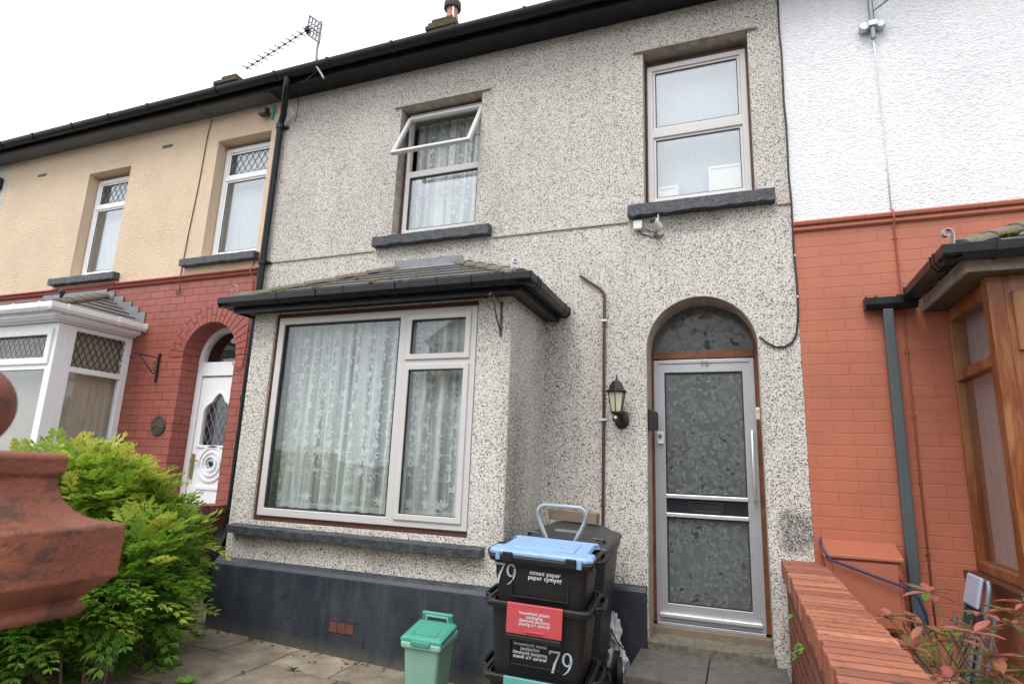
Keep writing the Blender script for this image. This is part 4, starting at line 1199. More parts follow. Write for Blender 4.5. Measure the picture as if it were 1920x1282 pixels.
mb = MB(); mb.tube([(-.572, -.06, 2.055), (-.567, -.06, 2.15)], .006, 8); mb.build('aerial', 'white_pl', SC_)
mb = MB(); mb.tube([(-.58, -.05, 2.03), (-.565, -.02, 2.0), (-.56, 0, 1.985)], .009, 8); mb.lathe([(.025, 0), (.025, .012), (.018, .016)], (-.56, 0, 1.985), 16, Matrix.Rotation(R(90), 3, 'X')); mb.build('bracket', 'white_pl', SC_, smooth='auto')
JB = thing('junction_box', 'white square plastic box beside the camera under the upper sill', 'box', (-.745, 0, 2.06))
mb = MB(); mb.box(-.78, -.705, -.05, -.0, 2.02, 2.10); mb.build('case', 'white_pl', JB, bevel=.008)
mb = MB(); mb.tube([(-.74, -.02, 2.02), (-.72, -.012, 1.99), (-.64, -.01, 1.955), (-.59, -.01, 1.95)], .004, 6); mb.tube([(-.705, -.02, 2.04), (-.64, -.01, 1.995), (-.6, -.01, 1.99)], .003, 6); mb.build('cable', 'cable', JB)
mb = MB(); mb.lathe([(.045, 0), (.04, .004), (.02, .006)], (-.575, 0, 1.965), 12, Matrix.Rotation(R(90), 3, 'X')); mb.build('filler_patch', simple('brown_filler', (.2, .16, .11), .9), JB)
# hanging bracket on the bay
HB = thing('hanging_bracket', 'rusty twisted iron basket hook on the bay front under its gutter', 'bracket', (-1.64, -.82, 1.0))
mb = MB(); mb.box(-1.652, -1.632, -.823, -.815, .955, 1.22); mb.build('back_plate', 'rust_metal', HB)
mb = MB(); mb.tube([(-1.642, -.82, 1.20), (-1.645, -.88, 1.215), (-1.65, -.96, 1.235), (-1.652, -1.0, 1.24), (-1.655, -1.03, 1.225), (-1.655, -1.025, 1.20), (-1.652, -1.005, 1.205)], .006, 6); mb.tube([(-1.642, -.82, 1.0), (-1.645, -.86, 1.03), (-1.647, -.9, 1.08), (-1.65, -.96, 1.19), (-1.65, -.97, 1.23)], .007, 6); mb.build('arm', 'rust_metal', HB, smooth=True)
# TV aerial on the eaves: mast, reflector grid, toothed boom towards the left
TA = thing('tv_aerial', 'grey television aerial with grid reflector above the black gutter', 'aerial', (-4.1, -.33, 4.2))
mb = MB(); mb.tube([(-4.015, -.33, 4.0), (-4.06, -.33, 4.07), (-4.13, -.33, 4.17), (-4.15, -.33, 4.25), (-4.155, -.33, 4.4), (-4.14, -.33, 4.74)], .013, 8); mb.build('mast', simple('rusting_mast', (.22, .2, .17), .5, .4, var=.4, vscale=20), TA, smooth='auto')
o1, o2, o3, o4 = Vector((-4.315, -.33, 4.86)), Vector((-4.13, -.33, 4.70)), Vector((-4.15, -.33, 4.48)), Vector((-4.325, -.33, 4.63))
mb = MB()
for A, B in ((o1, o2), (o2, o3), (o3, o4), (o4, o1)): mb.tube([A, B], .0105, 6)
for t in (.25, .5, .75): mb.tube([o1.lerp(o2, t), o4.lerp(o3, t)], .009, 5)
for t in (.3, .5, .68): mb.tube([o1.lerp(o4, t), o2.lerp(o3, t)], .009 if t != .5 else .016, 5)
mb.build('reflector', simple('dull_aerial_metal', (.16, .17, .18), .5, .4), TA)
mb = MB(); b0, b1 = Vector((-4.30, -.34, 4.675)), Vector((-5.12, -.35, 4.37))
mb.tube([Vector((-4.14, -.33, 4.72)), b0, b1], .0075, 6); mb.build('boom', 'galv', TA)
mb = MB()
for k in range(12):
    p = b0.lerp(b1, .03+.97*k/11); mb.tube([p+Vector((0, -.07, -.02)), p+Vector((0, .07, .03))], .006, 5)
    mb.lathe([(.011, -.012), (.013, .0), (.011, .014)], p, 6)
mb.build('director_rods', 'dark_metal', TA)
mb = MB(); mb.box(-4.335, -4.295, -.37, -.31, 4.64, 4.70); mb.build('dipole_box', 'dark_metal', TA, bevel=.008)
mb = MB(); mb.tube([(-4.13, -.31, 4.6), (-4.17, -.31, 4.35), (-4.1, -.31, 4.15), (-4.35, -.28, 4.06), (-4.55, -.1, 4.05), (-4.62, -.02, 4.0), (-4.64, -.012, 3.8)], .004, 5); mb.build('cable', 'cable', TA)

# ================================================================== LEFT HOUSE (cream over red brick)
H2 = thing('terraced_house', 'terraced house with cream upper wall, red painted brick below and white bay, to the left', 'house', (-7.4, 0, -1.45))
LX0, LX1 = -9.9, -4.9
wb = MB(); wb.plate([(LX0, 2.03), (LX1-.001, 2.03), (LX1-.001, EAVE+.1), (LX0, EAVE+.1)], [rect(-5.81, -4.985, 2.27, 3.765), rect(-8.10, -7.30, 2.22, 3.68)], 0, .3)
wb.build('upper_wall', 'cream', H2)
larch = [(-5.85, -1.3), (-5.08, -1.3)]+arc(-5.465, 1.085, .385, 0, 180, 24)
wb = MB(); wb.plate([(LX0, -1.6), (LX1-.001, -1.6), (LX1-.001, 2.03), (LX0, 2.03)], [larch, rect(-9.0, -6.9, -.9, 1.2)], .004, .3)
wb.build('lower_wall', 'red_brick', H2)
# arch rings of headers
vo = MB(); rn = random.Random(4)
def vouss(mb, cx, cz, r1, r2, r3, n, y):
    for i in range(n):
        a0, a1 = 180*i/n+.45, 180*(i+1)/n-.45
        sp_ = r2+(.05 if i % 2 else -.03)
        for (ra, rb) in ((r1, sp_-.003), (sp_+.003, r3)):
            p = arc(cx, cz, ra, a0, a1, 2)+arc(cx, cz, rb, a1, a0, 2)
            mb.prism(p, 1, y, y+.01)
vouss(vo, -5.465, 1.085, .388, .50, .60, 21, -.004)
vo.build('brick_arch', 'red_paint', H2, bevel=.002, seg=1)
bk = MB(); ring_band(bk, -5.465, 1.085, .602, .386, 0, 180, 30, .0015, .006); bk.build('arch_joint', simple('dark_red_joint', (.07, .016, .014), .7), H2)
mo = MB()
for i in range(20):
    a = LX0+5.0*i/20; b = a+.25-.003
    mo.prism([(0.0, 2.06), (-.035, 2.055), (-.045, 2.04), (-.035, 2.028), (-.02, 2.025), (-.028, 2.012), (-.024, 2.0), (-.005, 1.985), (0, 1.985)], 0, a, min(b, LX1-.002))
mo.build('string_course', 'red_paint', H2)
for (xa, xb, za, zb, sa, sb, sz) in ((-5.81, -4.985, 2.27, 3.765, -6.05, -4.925, 2.255), (-8.10, -7.30, 2.22, 3.68, -8.38, -7.14, 2.20)):
    add_window(H2, xa+.01, xb-.01, za+.02, zb-.05, .13, 'upvc', .055, transom=zb-.05-.40, glassm='glass_sky', lead=True)
    rough_sill(sa, sb, -.085, .12, sz-.10, sz-.005, 'window_sill', 'sill_grey', H2, int(sb*10) % 7, .01)
    f = fold_surface(xa, xb, za, zb, .26, .006, 5, 3); pc = MB(); pc.grid(lambda u, v: f(u, v), 40, 4)
    nm = 'right' if xa > -7 else 'left'
    tag(pc.build('voile_curtain', 'sheer_plain', smooth=True, org=((xa+xb)/2, .26, za)), 'pale voile behind the %s lattice topped upper window of the cream house' % nm, 'curtain')
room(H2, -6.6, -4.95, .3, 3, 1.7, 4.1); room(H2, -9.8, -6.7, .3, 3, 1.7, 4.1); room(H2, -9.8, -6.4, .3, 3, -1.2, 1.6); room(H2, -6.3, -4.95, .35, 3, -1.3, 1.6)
main_roof(H2, LX0, LX1-.001)
half_gutter(H2, LX0-.03, LX1-.001, [-9.6, -8.9, -8.1, -7.4, -6.7, -5.6])
ch = MB(); ch.box(-11.3, -10.72, 4.25, 4.75, 6.9, 8.64); c_ = ch.build('chimney', 'chimney_brick', H2)
cp_ = MB(); cp_.box(-11.38, -10.64, 4.20, 4.80, 8.62, 8.72); cp_.box(-11.25, -10.8, 4.3, 4.7, 8.72, 8.88); cp_.build('chimney_cap', 'chimney_brick', c_, bevel=.015)
vt = MB(); vt.box(-6.77, -6.60, -.006, .0, 3.83, 3.865); vt.box(-9.22, -9.04, -.006, 0, 3.80, 3.835); vt.build('wall_vent', 'dark_metal', H2)
cb = MB(); cb.tube([(-5.95, -.24, 4.22), (-5.96, -.235, 4.10), (-5.97, -.01, 4.08), (-6.0, -.009, 3.9), (-6.02, -.009, 3.2), (-6.06, -.009, 2.6), (-6.08, -.009, 2.1), (-6.03, -.05, 2.0), (-6.04, -.012, 1.86), (-6.10, -.012, 1.84), (-6.11, -.012, 1.90)], .006, 6); cb.build('service_cable', simple('brown_cable', (.12, .07, .05), .6), H2, smooth=True)
cb = MB(); cb.tube([(-4.945, -.01, 2.25), (-4.98, -.012, 2.1), (-4.97, -.055, 2.03), (-4.95, -.012, 1.9), (-4.935, -.01, 1.2), (-4.95, -.01, .95), (-5.02, -.012, .91), (-5.09, -.012, 1.0)], .006, 6); cb.build('service_cable', 'red_paint', H2, smooth=True)
# door of the left house (white panelled, arched fanlight)
YL = .22
df = MB()
df.plate([(-5.85, -1.2), (-5.08, -1.2)]+arc(-5.465, 1.085, .384, 0, 180, 24), [[(-5.79, 1.06), (-5.14, 1.06)]+arc(-5.465, 1.085, .325, 0, 180, 20), rect(-5.775, -5.155, -1.15, .90)], YL, YL+.07)
df.build('door_frame', 'upvc', H2, bevel=.005)
fp = MB(); fp.prism([(-5.80, 1.05), (-5.13, 1.05)]+arc(-5.465, 1.08, .33, 0, 180, 20), 1, YL+.03, YL+.036); fp.build('fanlight', 'glass', H2)
dr_ = MB()
def ogee_hole():
    # long glazed panel with shaped head
    pts = [(-5.67, .12), (-5.26, .12), (-5.26, .50)]
    pts += [(-5.30, .56), (-5.37, .60), (-5.42, .67), (-5.465, .70), (-5.51, .67), (-5.56, .60), (-5.63, .56), (-5.67, .50)]
    return pts
dr_.plate(rect(-5.77, -5.16, -1.15, .89), [ogee_hole()], YL+.02, YL+.06)
ld_ = dr_.build('door', 'upvc', H2, bevel=.004)
oh = ogee_hole(); cxx, czz = -5.465, .4
rm = MB(); rm.plate([(cxx+(x-cxx)*1.16, czz+(z-czz)*1.10) for x, z in oh], [[(cxx+(x-cxx)*1.0, czz+(z-czz)*1.0) for x, z in oh]], YL+.004, YL+.021); rm.build('panel_moulding', 'upvc', ld_, bevel=.005)
rm = MB()
for ro, ri, yy in ((.20, .17, .004), (.14, .115, .0), (.085, .07, -.002)): 
    ring_band(rm, -5.465, -.08, ro, ri, 0, 359.9, 30, YL+yy, YL+.021)
rm.build('roundel_moulding', 'upvc', ld_, bevel=.003)
gg = MB(); gg.prism(oh, 1, YL+.035, YL+.041); gg.build('pane', 'glass', ld_)
la = lattice(-5.66, -5.27, .13, .58, YL+.031, .085, .15, .0025); la.build('lead_lattice', 'galv', ld_)
kn = MB(); kn.lathe([(.03, 0), (.03, .01), (.015, .02)], (-5.465, YL+.02, -.08), 14, Matrix.Rotation(R(90), 3, 'X')); kn.tube([(-5.465, YL, -.05), (-5.49, YL-.015, -.09), (-5.465, YL-.015, -.13), (-5.44, YL-.015, -.09), (-5.465, YL, -.05)], .005, 6); kn.build('door_knocker', 'dark_metal', ld_, smooth=True)
kn = MB(); kn.box(-5.745, -5.715, YL+.0, YL+.02, -.25, .02); kn.tube([(-5.73, YL-.03, -.05), (-5.62, YL-.03, -.05)], .008, 8); kn.build('door_handle', 'gold', ld_)
kn = MB(); kn.plate([(-5.66, -.75), (-5.27, -.75), (-5.27, -.32), (-5.66, -.32)], [[(-5.62, -.71), (-5.31, -.71), (-5.31, -.36), (-5.62, -.36)]], YL+.008, YL+.021); kn.build('lower_panel', 'upvc', ld_, bevel=.004)

# left bay: white frames on a brick base
bx0, bx1, by = -9.2, -6.70, -.83
bb = MB(); bb.plate(rect(bx0, bx1, -1.6, -.55), [], by, by+.11); bb.box(bx1-.11, bx1, by+.11, .004, -1.6, -.55); bb.box(bx0, bx0+.11, by+.11, .004, -1.6, -.55)
bb.build('bay_wall', 'red_brick', H2)
sl2 = MB(); sl2.box(bx0-.05, bx1+.05, by-.06, by+.15, -.55, -.50); sl2.box(bx1-.1, bx1+.05, by+.15, -.002, -.55, -.50); sl2.build('bay_sill', 'upvc', H2, bevel=.01)
tz2 = .86
fr = MB(); za, zb = -.50, 1.335
fr.plate(rect(bx0, bx1, za, zb), [rect(-7.95, -6.855, .93, 1.225), rect(-7.95, -6.80, za+.06, tz2-.03), rect(-9.1, -8.1, .93, 1.225), rect(-9.1, -8.05, za+.06, tz2-.03)], by, by+.07)
fr.box(bx1-.13, bx1, by+.0701, by+.13, za, zb)
f2 = fr.build('bay_window', 'upvc', H2, bevel=.005)
sh = MB(); sh.plate(rect(-7.99, -6.76, .885, 1.27), [rect(-7.92, -6.83, .955, 1.20)], by-.022, by-.001); sh.build('casement_frame', 'upvc', f2, bevel=.006)
gp = MB(); gp.box(-7.97, -6.82, by+.03, by+.036, .9, 1.24); gp.box(-7.97, -6.78, by+.03, by+.036, za, tz2); gp.box(-9.12, -8.03, by+.03, by+.036, .9, 1.24); gp.box(-9.12, -8.03, by+.03, by+.036, za, tz2)
gp.build('pane', 'glass', f2)
lattice(-7.92, -6.83, .955, 1.20, by+.022, .085, .125, .003).build('lead_lattice', 'dark_metal', f2)
# side window (faces +x)
sw = MB()
def yz_plate(mb, outer, holes, xa, xb):
    t_ = MB(); t_.plate(outer, holes, 0, xb-xa); k = len(mb.v)
    mb.add([(xb-y_, x_, z_) for x_, y_, z_ in t_.v], t_.f)
yz_plate(sw, rect(by+.1301, -.0, za, zb), [rect(by+.19, -.075, tz2+.03, zb-.055), rect(by+.19, -.075, za+.06, tz2-.03)], bx1-.07, bx1)
s_w = sw.build('side_window', 'upvc', H2, bevel=.005)
gp = MB(); gp.box(bx1-.036, bx1-.03, by+.17, -.05, za+.04, tz2); gp.box(bx1-.036, bx1-.03, by+.17, -.05, tz2+.01, zb-.04); gp.build('pane', 'glass', s_w)
lattice(by+.2, -.08, tz2+.03, zb-.055, 0, .07, .13, .0045, side=bx1-.022).build('lead_lattice', 'dark_metal', s_w)
bl = MB()
for k in range(9):
    a = by+.18+k*.078; bl.add([(bx1-.15, a, za+.05), (bx1-.11, a+.088, za+.05), (bx1-.11, a+.088, zb-.03), (bx1-.15, a, zb-.03)], [(0, 1, 2, 3)])
for k in range(24):
    a = -9.1+k*.092; bl.add([(a, by+.16, za+.05), (a+.075, by+.22, za+.05), (a+.075, by+.22, zb-.03), (a, by+.16, zb-.03)], [(0, 1, 2, 3)])
tag(bl.build('vertical_blind', 'blind', solid=.002, org=(-7.5, -.6, 1.3)), 'beige vertical blind inside the white bay window of the cream and red house', 'blind')
# bay roof
roof2 = hip_roof(H2, -9.30, -6.60, -.95, 1.50, -8.5, -7.32, 1.90, 6)
fs_ = MB(); fs_.box(-9.3, -6.575, -.97, -.945, 1.37, 1.49); fs_.box(-6.60, -6.575, -.945, -.002, 1.37, 1.49); fs_.box(-9.3, -6.60, -.945, -.002, 1.355, 1.375); fs_.box(-9.2, -6.66, -.88, -.834, 1.336, 1.356); fs_.box(-6.70, -6.655, -.834, -.002, 1.336, 1.3555); fs_.build('bay_fascia', 'upvc', H2, bevel=.004)
gt = MB()
gutter_run(gt, (-9.3, -.972, 1.495), (-6.50, -.972, 1.495), .085, .085); gutter_run(gt, (-6.573, -1.057, 1.494), (-6.573, -.02, 1.494), .085, .085, side=Vector((1, 0, 0)))
bg2 = gt.build('bay_gutter', 'upvc', H2, bevel=.008)
jb = MB()
for x in (-7.15, -6.72): gutter_end(jb, (x, -.972, 1.495), (1, 0, 0), .085, .085, t=.03, gr=.006)
for yy in (-.9, -.35, -.03): gutter_end(jb, (-6.573, yy, 1.494), (0, 1, 0), .085, .085, side=Vector((1, 0, 0)), t=.03, gr=.006)
jb.build('gutter_joint', 'upvc', bg2)
fn_ = MB(); fn_.lathe([(.03, 1.5), (.02, 1.52), (.014, 1.6), (.03, 1.64), (.03, 1.66), (.01, 1.68)], (-6.68, -.88, 0), 12); fn_.build('roof_finial', 'dark_metal', H2, smooth='auto')
stp = MB()
for (a, b, zt, zb_) in ((-7.42, -7.16, 1.955, 1.80), (-7.16, -6.985, 1.88, 1.70), (-6.985, -6.83, 1.80, 1.61), (-6.83, -6.69, 1.73, 1.53), (-6.69, -6.56, 1.65, 1.47)):
    stp.add([(a-.015, -.008-.002*(a*50 % 1), zb_+.10), (b, -.008, zb_), (b, -.008, zt), (a-.015, -.008, zt)], [(0, 1, 2, 3)])
stp.build('step_flashing', 'lead', H2, solid=.006)
# fixings
WB = thing('wall_bracket', 'scrolled black iron basket bracket on the red brick wall', 'bracket', (-6.21, 0, .85))
mb = MB(); mb.box(-6.225, -6.200, -.014, -.0, .80, 1.14); mb.build('back_plate', 'dark_metal', WB)
mb = MB(); mb.tube([(-6.212, -.01, 1.08), (-6.213, -.15, 1.085), (-6.215, -.30, 1.09), (-6.215, -.34, 1.07), (-6.215, -.35, 1.04), (-6.215, -.33, 1.02), (-6.215, -.31, 1.035), (-6.215, -.32, 1.055)], .0065, 6)
mb.tube([(-6.212, -.01, .90), (-6.213, -.06, .90), (-6.214, -.25, 1.08)], .0065, 6); mb.tube([(-6.212, -.02, 1.06), (-6.212, -.05, 1.04), (-6.212, -.05, 1.01), (-6.212, -.02, 1.0)], .005, 6); mb.tube([(-6.212, -.02, .92), (-6.212, -.05, .94), (-6.212, -.05, .97), (-6.212, -.02, .98)], .005, 6)
mb.build('scroll_arm', 'dark_metal', WB, smooth=True)
PQ = thing('wall_plaque', 'round dark relief plaque on the red brick beside the arched door', 'plaque', (-6.06, 0, .31))
mb = MB(); rot_x = Matrix.Rotation(R(90), 3, 'X'); mb.lathe([(.105, 0), (.112, .008), (.105, .018), (.092, .015)], (-6.06, .004, .31), 30, rot_x); mb.build('rim', simple('bronze_rim', (.06, .045, .035), .5, .2), PQ, smooth='auto')
mb = MB(); rn = random.Random(2); mb.lathe([(.094, .006), (.09, .014), (.05, .018), (.01, .016)], (-6.06, .004, .31), 24, rot_x)
for k in range(30):
    a = rn.uniform(0, 6.28); r_ = rn.uniform(.01, .075); mb.lathe([(.012, 0), (.010, .008), (.004, .012)], (-6.06+r_*math.cos(a), -.009, .31+r_*math.sin(a)), 6, rot_x)
mb.build('relief', simple('bronze_relief', (.075, .06, .045), .5, .2, var=.5, vscale=40), PQ)
SL = thing('security_light', 'small black security light under the eaves at the right end of the cream wall', 'lamp', (-5.08, 0, 3.98))
mb = MB(); mb.box(-5.13, -5.02, -.10, -.03, 3.93, 4.02); mb.build('lamp_body', 'dark_metal', SL, bevel=.008)
mb = MB(); mb.box(-5.115, -5.035, -.104, -.10, 3.945, 4.005); mb.build('lamp_glass', 'pvc_grey', SL)
mb = MB(); mb.tube([(-5.02, -.05, 3.97), (-4.98, -.02, 3.99), (-4.93, -.01, 3.99)], .006, 6); mb.box(-5.0, -4.975, -.03, -.001, 3.90, 4.06); mb.build('bracket', simple('green_wire', (.10, .35, .3), .5), SL)

# ================================================================== RIGHT HOUSE (white over terracotta brick)
H3 = thing('terraced_house', 'terraced house with white rendered upper wall and terracotta painted brick below, to the right', 'house', (2.8, 0, -1.4))
RX0, RX1 = .4505, 5.3
wb = MB(); wb.plate(rect(RX0, RX1, 1.9, EAVE+.1), [rect(2.3, 3.1, 2.3, 3.8)], .006, .3); wb.build('upper_wall', 'white_render', H3)
add_window(H3, 2.31, 3.09, 2.31, 3.79, .1, 'upvc', .055, transom=3.3)
wb = MB(); wb.plate(rect(RX0, RX1, -1.6, 1.9), [rect(1.5, 4.0, -.6, 1.1)], 0, .3); wb.build('lower_wall', 'orange_brick', H3)
mo = MB()
for i in range(20):
    a = RX0+.245*i; mo.prism([(0.006, 1.955), (-.03, 1.95), (-.045, 1.935), (-.04, 1.915), (-.018, 1.908), (-.026, 1.895), (-.026, 1.878), (-.01, 1.865), (0.006, 1.862)], 0, a, a+.243)
mo.build('string_course', 'orange_paint', H3)
main_roof(H3, RX0, RX1); half_gutter(H3, .46, RX1, [1.2, 2.0])
room(H3, .5, 5.2, .3, 3.2, -1.1, 1.6); room(H3, .5, 5.2, .3, 3.2, 1.75, 4.1)
# aerial mast clamp and painted cable
MC = thing('mast_pole', 'grey aerial pole clamped high on the white rendered wall', 'pole', (1.11, 0, 3.45))
mb = MB(); mb.tube([(1.105, -.055, 3.40), (1.112, -.055, 4.6)], .019, 12); mb.build('pole', simple('grey_pole', (.24, .27, .30), .4, .5), MC)
mb = MB(); mb.box(1.04, 1.19, -.012, .006, 3.505, 3.545)
for s_ in (-1, 1): mb.lathe([(.035, -.03), (.04, 0), (.035, .03)], (1.108+s_*.055, -.03, 3.525+.0*s_), 10, rot_x)
mb.box(1.075, 1.14, -.085, -.05, 3.50, 3.55); mb.build('clamp', 'galv', MC, bevel=.004)
cb = MB(); cb.tube([(1.105, -.05, 3.38), (1.112, -.03, 3.2), (1.118, -.004, 3.05), (1.12, -.004, 2.5), (1.115, -.004, 1.97)], .0055, 6); cb.build('white_cable', 'white_render', H3, smooth=True)
cb = MB(); cb.tube([(1.117, -.01, 1.98), (1.118, -.052, 1.95), (1.118, -.05, 1.88), (1.12, -.01, 1.84), (1.12, -.01, .8), (1.12, -.01, -1.2)], .0065, 6)
for z in (1.75, 1.3, .9, .45, 0, -.45): cb.box(1.108, 1.132, -.012, 0, z-.006, z+.006)
cb.build('painted_cable', 'orange_paint', H3, smooth=True)
cb = MB()
for k in range(3): cb.tube([(1.12, -.09+.02*k, 3.62+.012*k), (1.5, -.3, 3.75+.015*k), (2.6, -1.2, 4.3+.02*k)], .004, 5)
cb.build('overhead_wire', 'pvc_grey', H3)
# timber bay
bx = 1.36; by = -.80
bb = MB(); bb.plate(rect(bx, 4.0, -1.6, -.575), [], by, by+.12); bb.box(bx, bx+.12, by+.12, -.001, -1.6, -.575); bb.build('bay_wall', 'orange_brick', H3)
fr = MB(); za, zb = -.53, 1.182; tzr = .71
yz_plate(fr, rect(by+.09, -.0, za, zb), [rect(by+.15, -.05, tzr+.035, zb-.09), rect(by+.15, -.05, za+.06, tzr-.03)], bx+.02, bx+.09)
f3 = fr.build('side_window', 'wood', H3, bevel=.005)
gp = MB(); gp.box(bx+.055, bx+.061, by+.13, -.03, za+.03, tzr); gp.box(bx+.055, bx+.061, by+.13, -.03, tzr+.01, zb-.03); gp.build('pane', 'glass', f3)
gk = MB(); yz_plate(gk, rect(by+.151, -.049, za+.059, tzr-.031), [rect(by+.16, -.06, za+.07, tzr-.042)], bx+.062, bx+.075); gk.build('gasket', 'wood_door', f3)
cpn = MB(); cpn.box(bx, bx+.075, by-.0, by+.0899, za, zb); cpn.box(bx+.075, bx+.20, by-.0, by+.06, za, zb); cpn.build('corner_post', 'wood', H3, bevel=.004)
fpn = MB(); fpn.box(bx+.2001, 4.0, by+.012, by+.06, za, zb-.09); fpn.build('front_panel', 'wood', H3, bevel=.003)
fpn = MB(); fpn.box(bx+.105, 2.9, by-.022, by+.011, .74, zb-.10); fpn.build('casement_frame', 'wood', H3, bevel=.005)
hd_ = MB(); hd_.box(bx+.2001, 4.0, by+.002, by+.062, zb-.0899, zb); hd_.build('head_rail', 'timber_red', H3)
sl3 = MB(); sl3.box(bx-.055, bx+.1, by-.06, -.001, -.575, -.531); sl3.box(bx+.1, 4.0, by-.06, by+.1, -.575, -.531); sl3.build('bay_sill', simple('dark_wood_sill', (.07, .028, .017), .4, var=.3, vscale=12), H3, bevel=.006)
bl = MB(); f = lambda u, v: Vector((bx+.13+.02*math.sin(u*38), -.70+.68*u, za+.03+(zb-za-.06)*v)); bl.grid(f, 60, 3)
tag(bl.build('net_curtain', sheer('grey_net', (.46, .46, .47), .85), smooth=True, org=(bx+.17, -.4, -.5)), 'plain grey net curtain inside the side of the brown timber bay', 'curtain')
fs_ = MB(); fs_.box(1.235, 4.2, -.905, -.885, 1.183, 1.27); fs_.box(1.235, 1.255, -.885, -.002, 1.183, 1.27); fs_.build1('bay_fascia', simple('weathered_fascia', (.30, .26, .21), .7, var=.3, vscale=8, dirt=.4), H3, bevel=.003)
fs_ = MB(); fs_.box(1.255, 4.2, -.885, -.002, 1.1835, 1.195); fs_.build('bay_soffit', simple('mouldy_soffit', (.10, .085, .05), .8, var=.4, vscale=12, dirt=.5, dirtcol=(.04, .045, .02)), H3)
gt = MB(); gutter_run(gt, (1.11, -.907, 1.325), (4.2, -.907, 1.325), .10, .09); gutter_run(gt, (1.20, -1.005, 1.324), (1.20, -.11, 1.324), .09, .09, side=Vector((-1, 0, 0))); gutter_run(gt, (.885, -.012, 1.285), (1.20, -.012, 1.285), .095, .085)
bg3 = gt.build('bay_gutter', 'black_pl', H3, bevel=.003)
jb = MB(); gutter_end(jb, (1.36, -.907, 1.325), (1, 0, 0), .10, .09, t=.02, gr=.005)
for yy in (-.84, -.78, -.16): gutter_end(jb, (1.20, yy, 1.324), (0, 1, 0), .09, .09, side=Vector((-1, 0, 0)), t=.02, gr=.005)
gutter_end(jb, (.878, -.012, 1.285), (1, 0, 0), .095, .085, t=.01, gr=.005); gutter_end(jb, (.935, -.012, 1.285), (1, 0, 0), .095, .085, t=.015, gr=.005); gutter_end(jb, (1.07, -.012, 1.285), (1, 0, 0), .095, .085, t=.05, gr=.006)
jb.build('gutter_joint', 'black_pl', bg3)
dp = MB(); dp.box(.985, 1.048, -.09, -.03, -1.3, 1.20); dp.build('downpipe', 'pvc_grey', H3, bevel=.006)
roof3 = hip_roof(H3, 1.22, 4.3, -.90, 1.33, 2.2, 3.3, 1.83, 6)
ms = MB(); ms.lathe([(.02, -.01), (.028, .0), (.018, .014)], (1.44, -.9, 1.385), 8); ms.lathe([(.02, -.01), (.03, .0), (.018, .014)], (1.49, -.88, 1.395), 8); ms.build('moss_clumps', 'moss', roof3, smooth=True)
si = MB(); pts = scroll_pts((1.19, -.92, 1.31), .105, .032, -.9, -.1)
for i in range(len(pts)-1):
    a, b = pts[i], pts[i+1]; w2 = Vector((.25, -.97, 0))*.016; si.add([a-w2, a+w2, b+w2, b-w2], [(0, 1, 2, 3)])
si.build('hip_iron', 'galv', H3, solid=.004)
# gas meter box
MX = thing('meter_box', 'terracotta painted meter cupboard with sloped lid against the brick wall', 'box', (.72, -.1, -.9))
mb = MB(); mb.box(.50, .925, -.20, -.0, -.92, -.50); mb.prism([(0, -.40), (-.20, -.468), (-.225, -.475), (-.225, -.499), (0, -.499)], 0, .485, .94); mb.build('cabinet', 'orange_paint', MX, bevel=.006)
mb = MB(); mb.box(.535, .905, -.212, -.2005, -.90, -.515); mb.build('door', 'orange_paint', MX, bevel=.004)
mb = MB(); mb.box(.905, .925, -.222, -.2005, -.60, -.57); mb.box(.905, .925, -.222, -.2005, -.86, -.83); mb.build('hinge', 'red_paint', MX)
HO = MB(); HO.tube([(.49, -.06, -.395), (.478, -.16, -.41), (.476, -.21, -.43), (.52, -.245, -.51), (.66, -.245, -.555), (.80, -.25, -.60), (.93, -.25, -.64), (.985, -.26, -.69), (1.02, -.25, -.78), (1.04, -.25, -1.0), (1.05, -.25, -1.3)], .0085, 8)
tag(HO.build('cable', 'navy', smooth=True, org=(.7, -.2, -.55)), 'blue cable draped across the front of the meter cupboard', 'cable')

# ================================================================== FAR LEFT HOUSE SLIVER
H4 = thing('terraced_house', 'grey rendered house just visible at the far left edge', 'house', (-12, 0, -1.4))
wb = MB(); wb.plate(rect(-14.5, -9.902, -1.6, EAVE+.1), [rect(-11.0, -10.15, 2.25, 3.68)], .003, .3); wb.build('wall', pebbledash('pale_dash', .1), H4)
add_window(H4, -10.99, -10.16, 2.26, 3.67, .1, 'upvc', .06, transom=3.2)
main_roof(H4, -14.5, -9.902); half_gutter(H4, -14.5, -9.95, [-10.4], mat='pvc_grey')
room(H4, -14, -9.95, .3, 3, 1.7, 4.1)
AB = thing('alarm_box', 'red and black alarm box on the grey wall at the far left edge', 'alarm box', (-10.1, 0, 3.75))
mb = MB(); mb.box(-10.23, -10.02, -.07, .003, 3.72, 3.9); mb.build('case', 'dark_metal', AB, bevel=.015)
mb = MB(); mb.box(-10.22, -10.10, -.078, -.07, 3.76, 3.86); mb.build('cover', simple('crimson_plastic', (.5, .02, .08), .35), AB, bevel=.004)

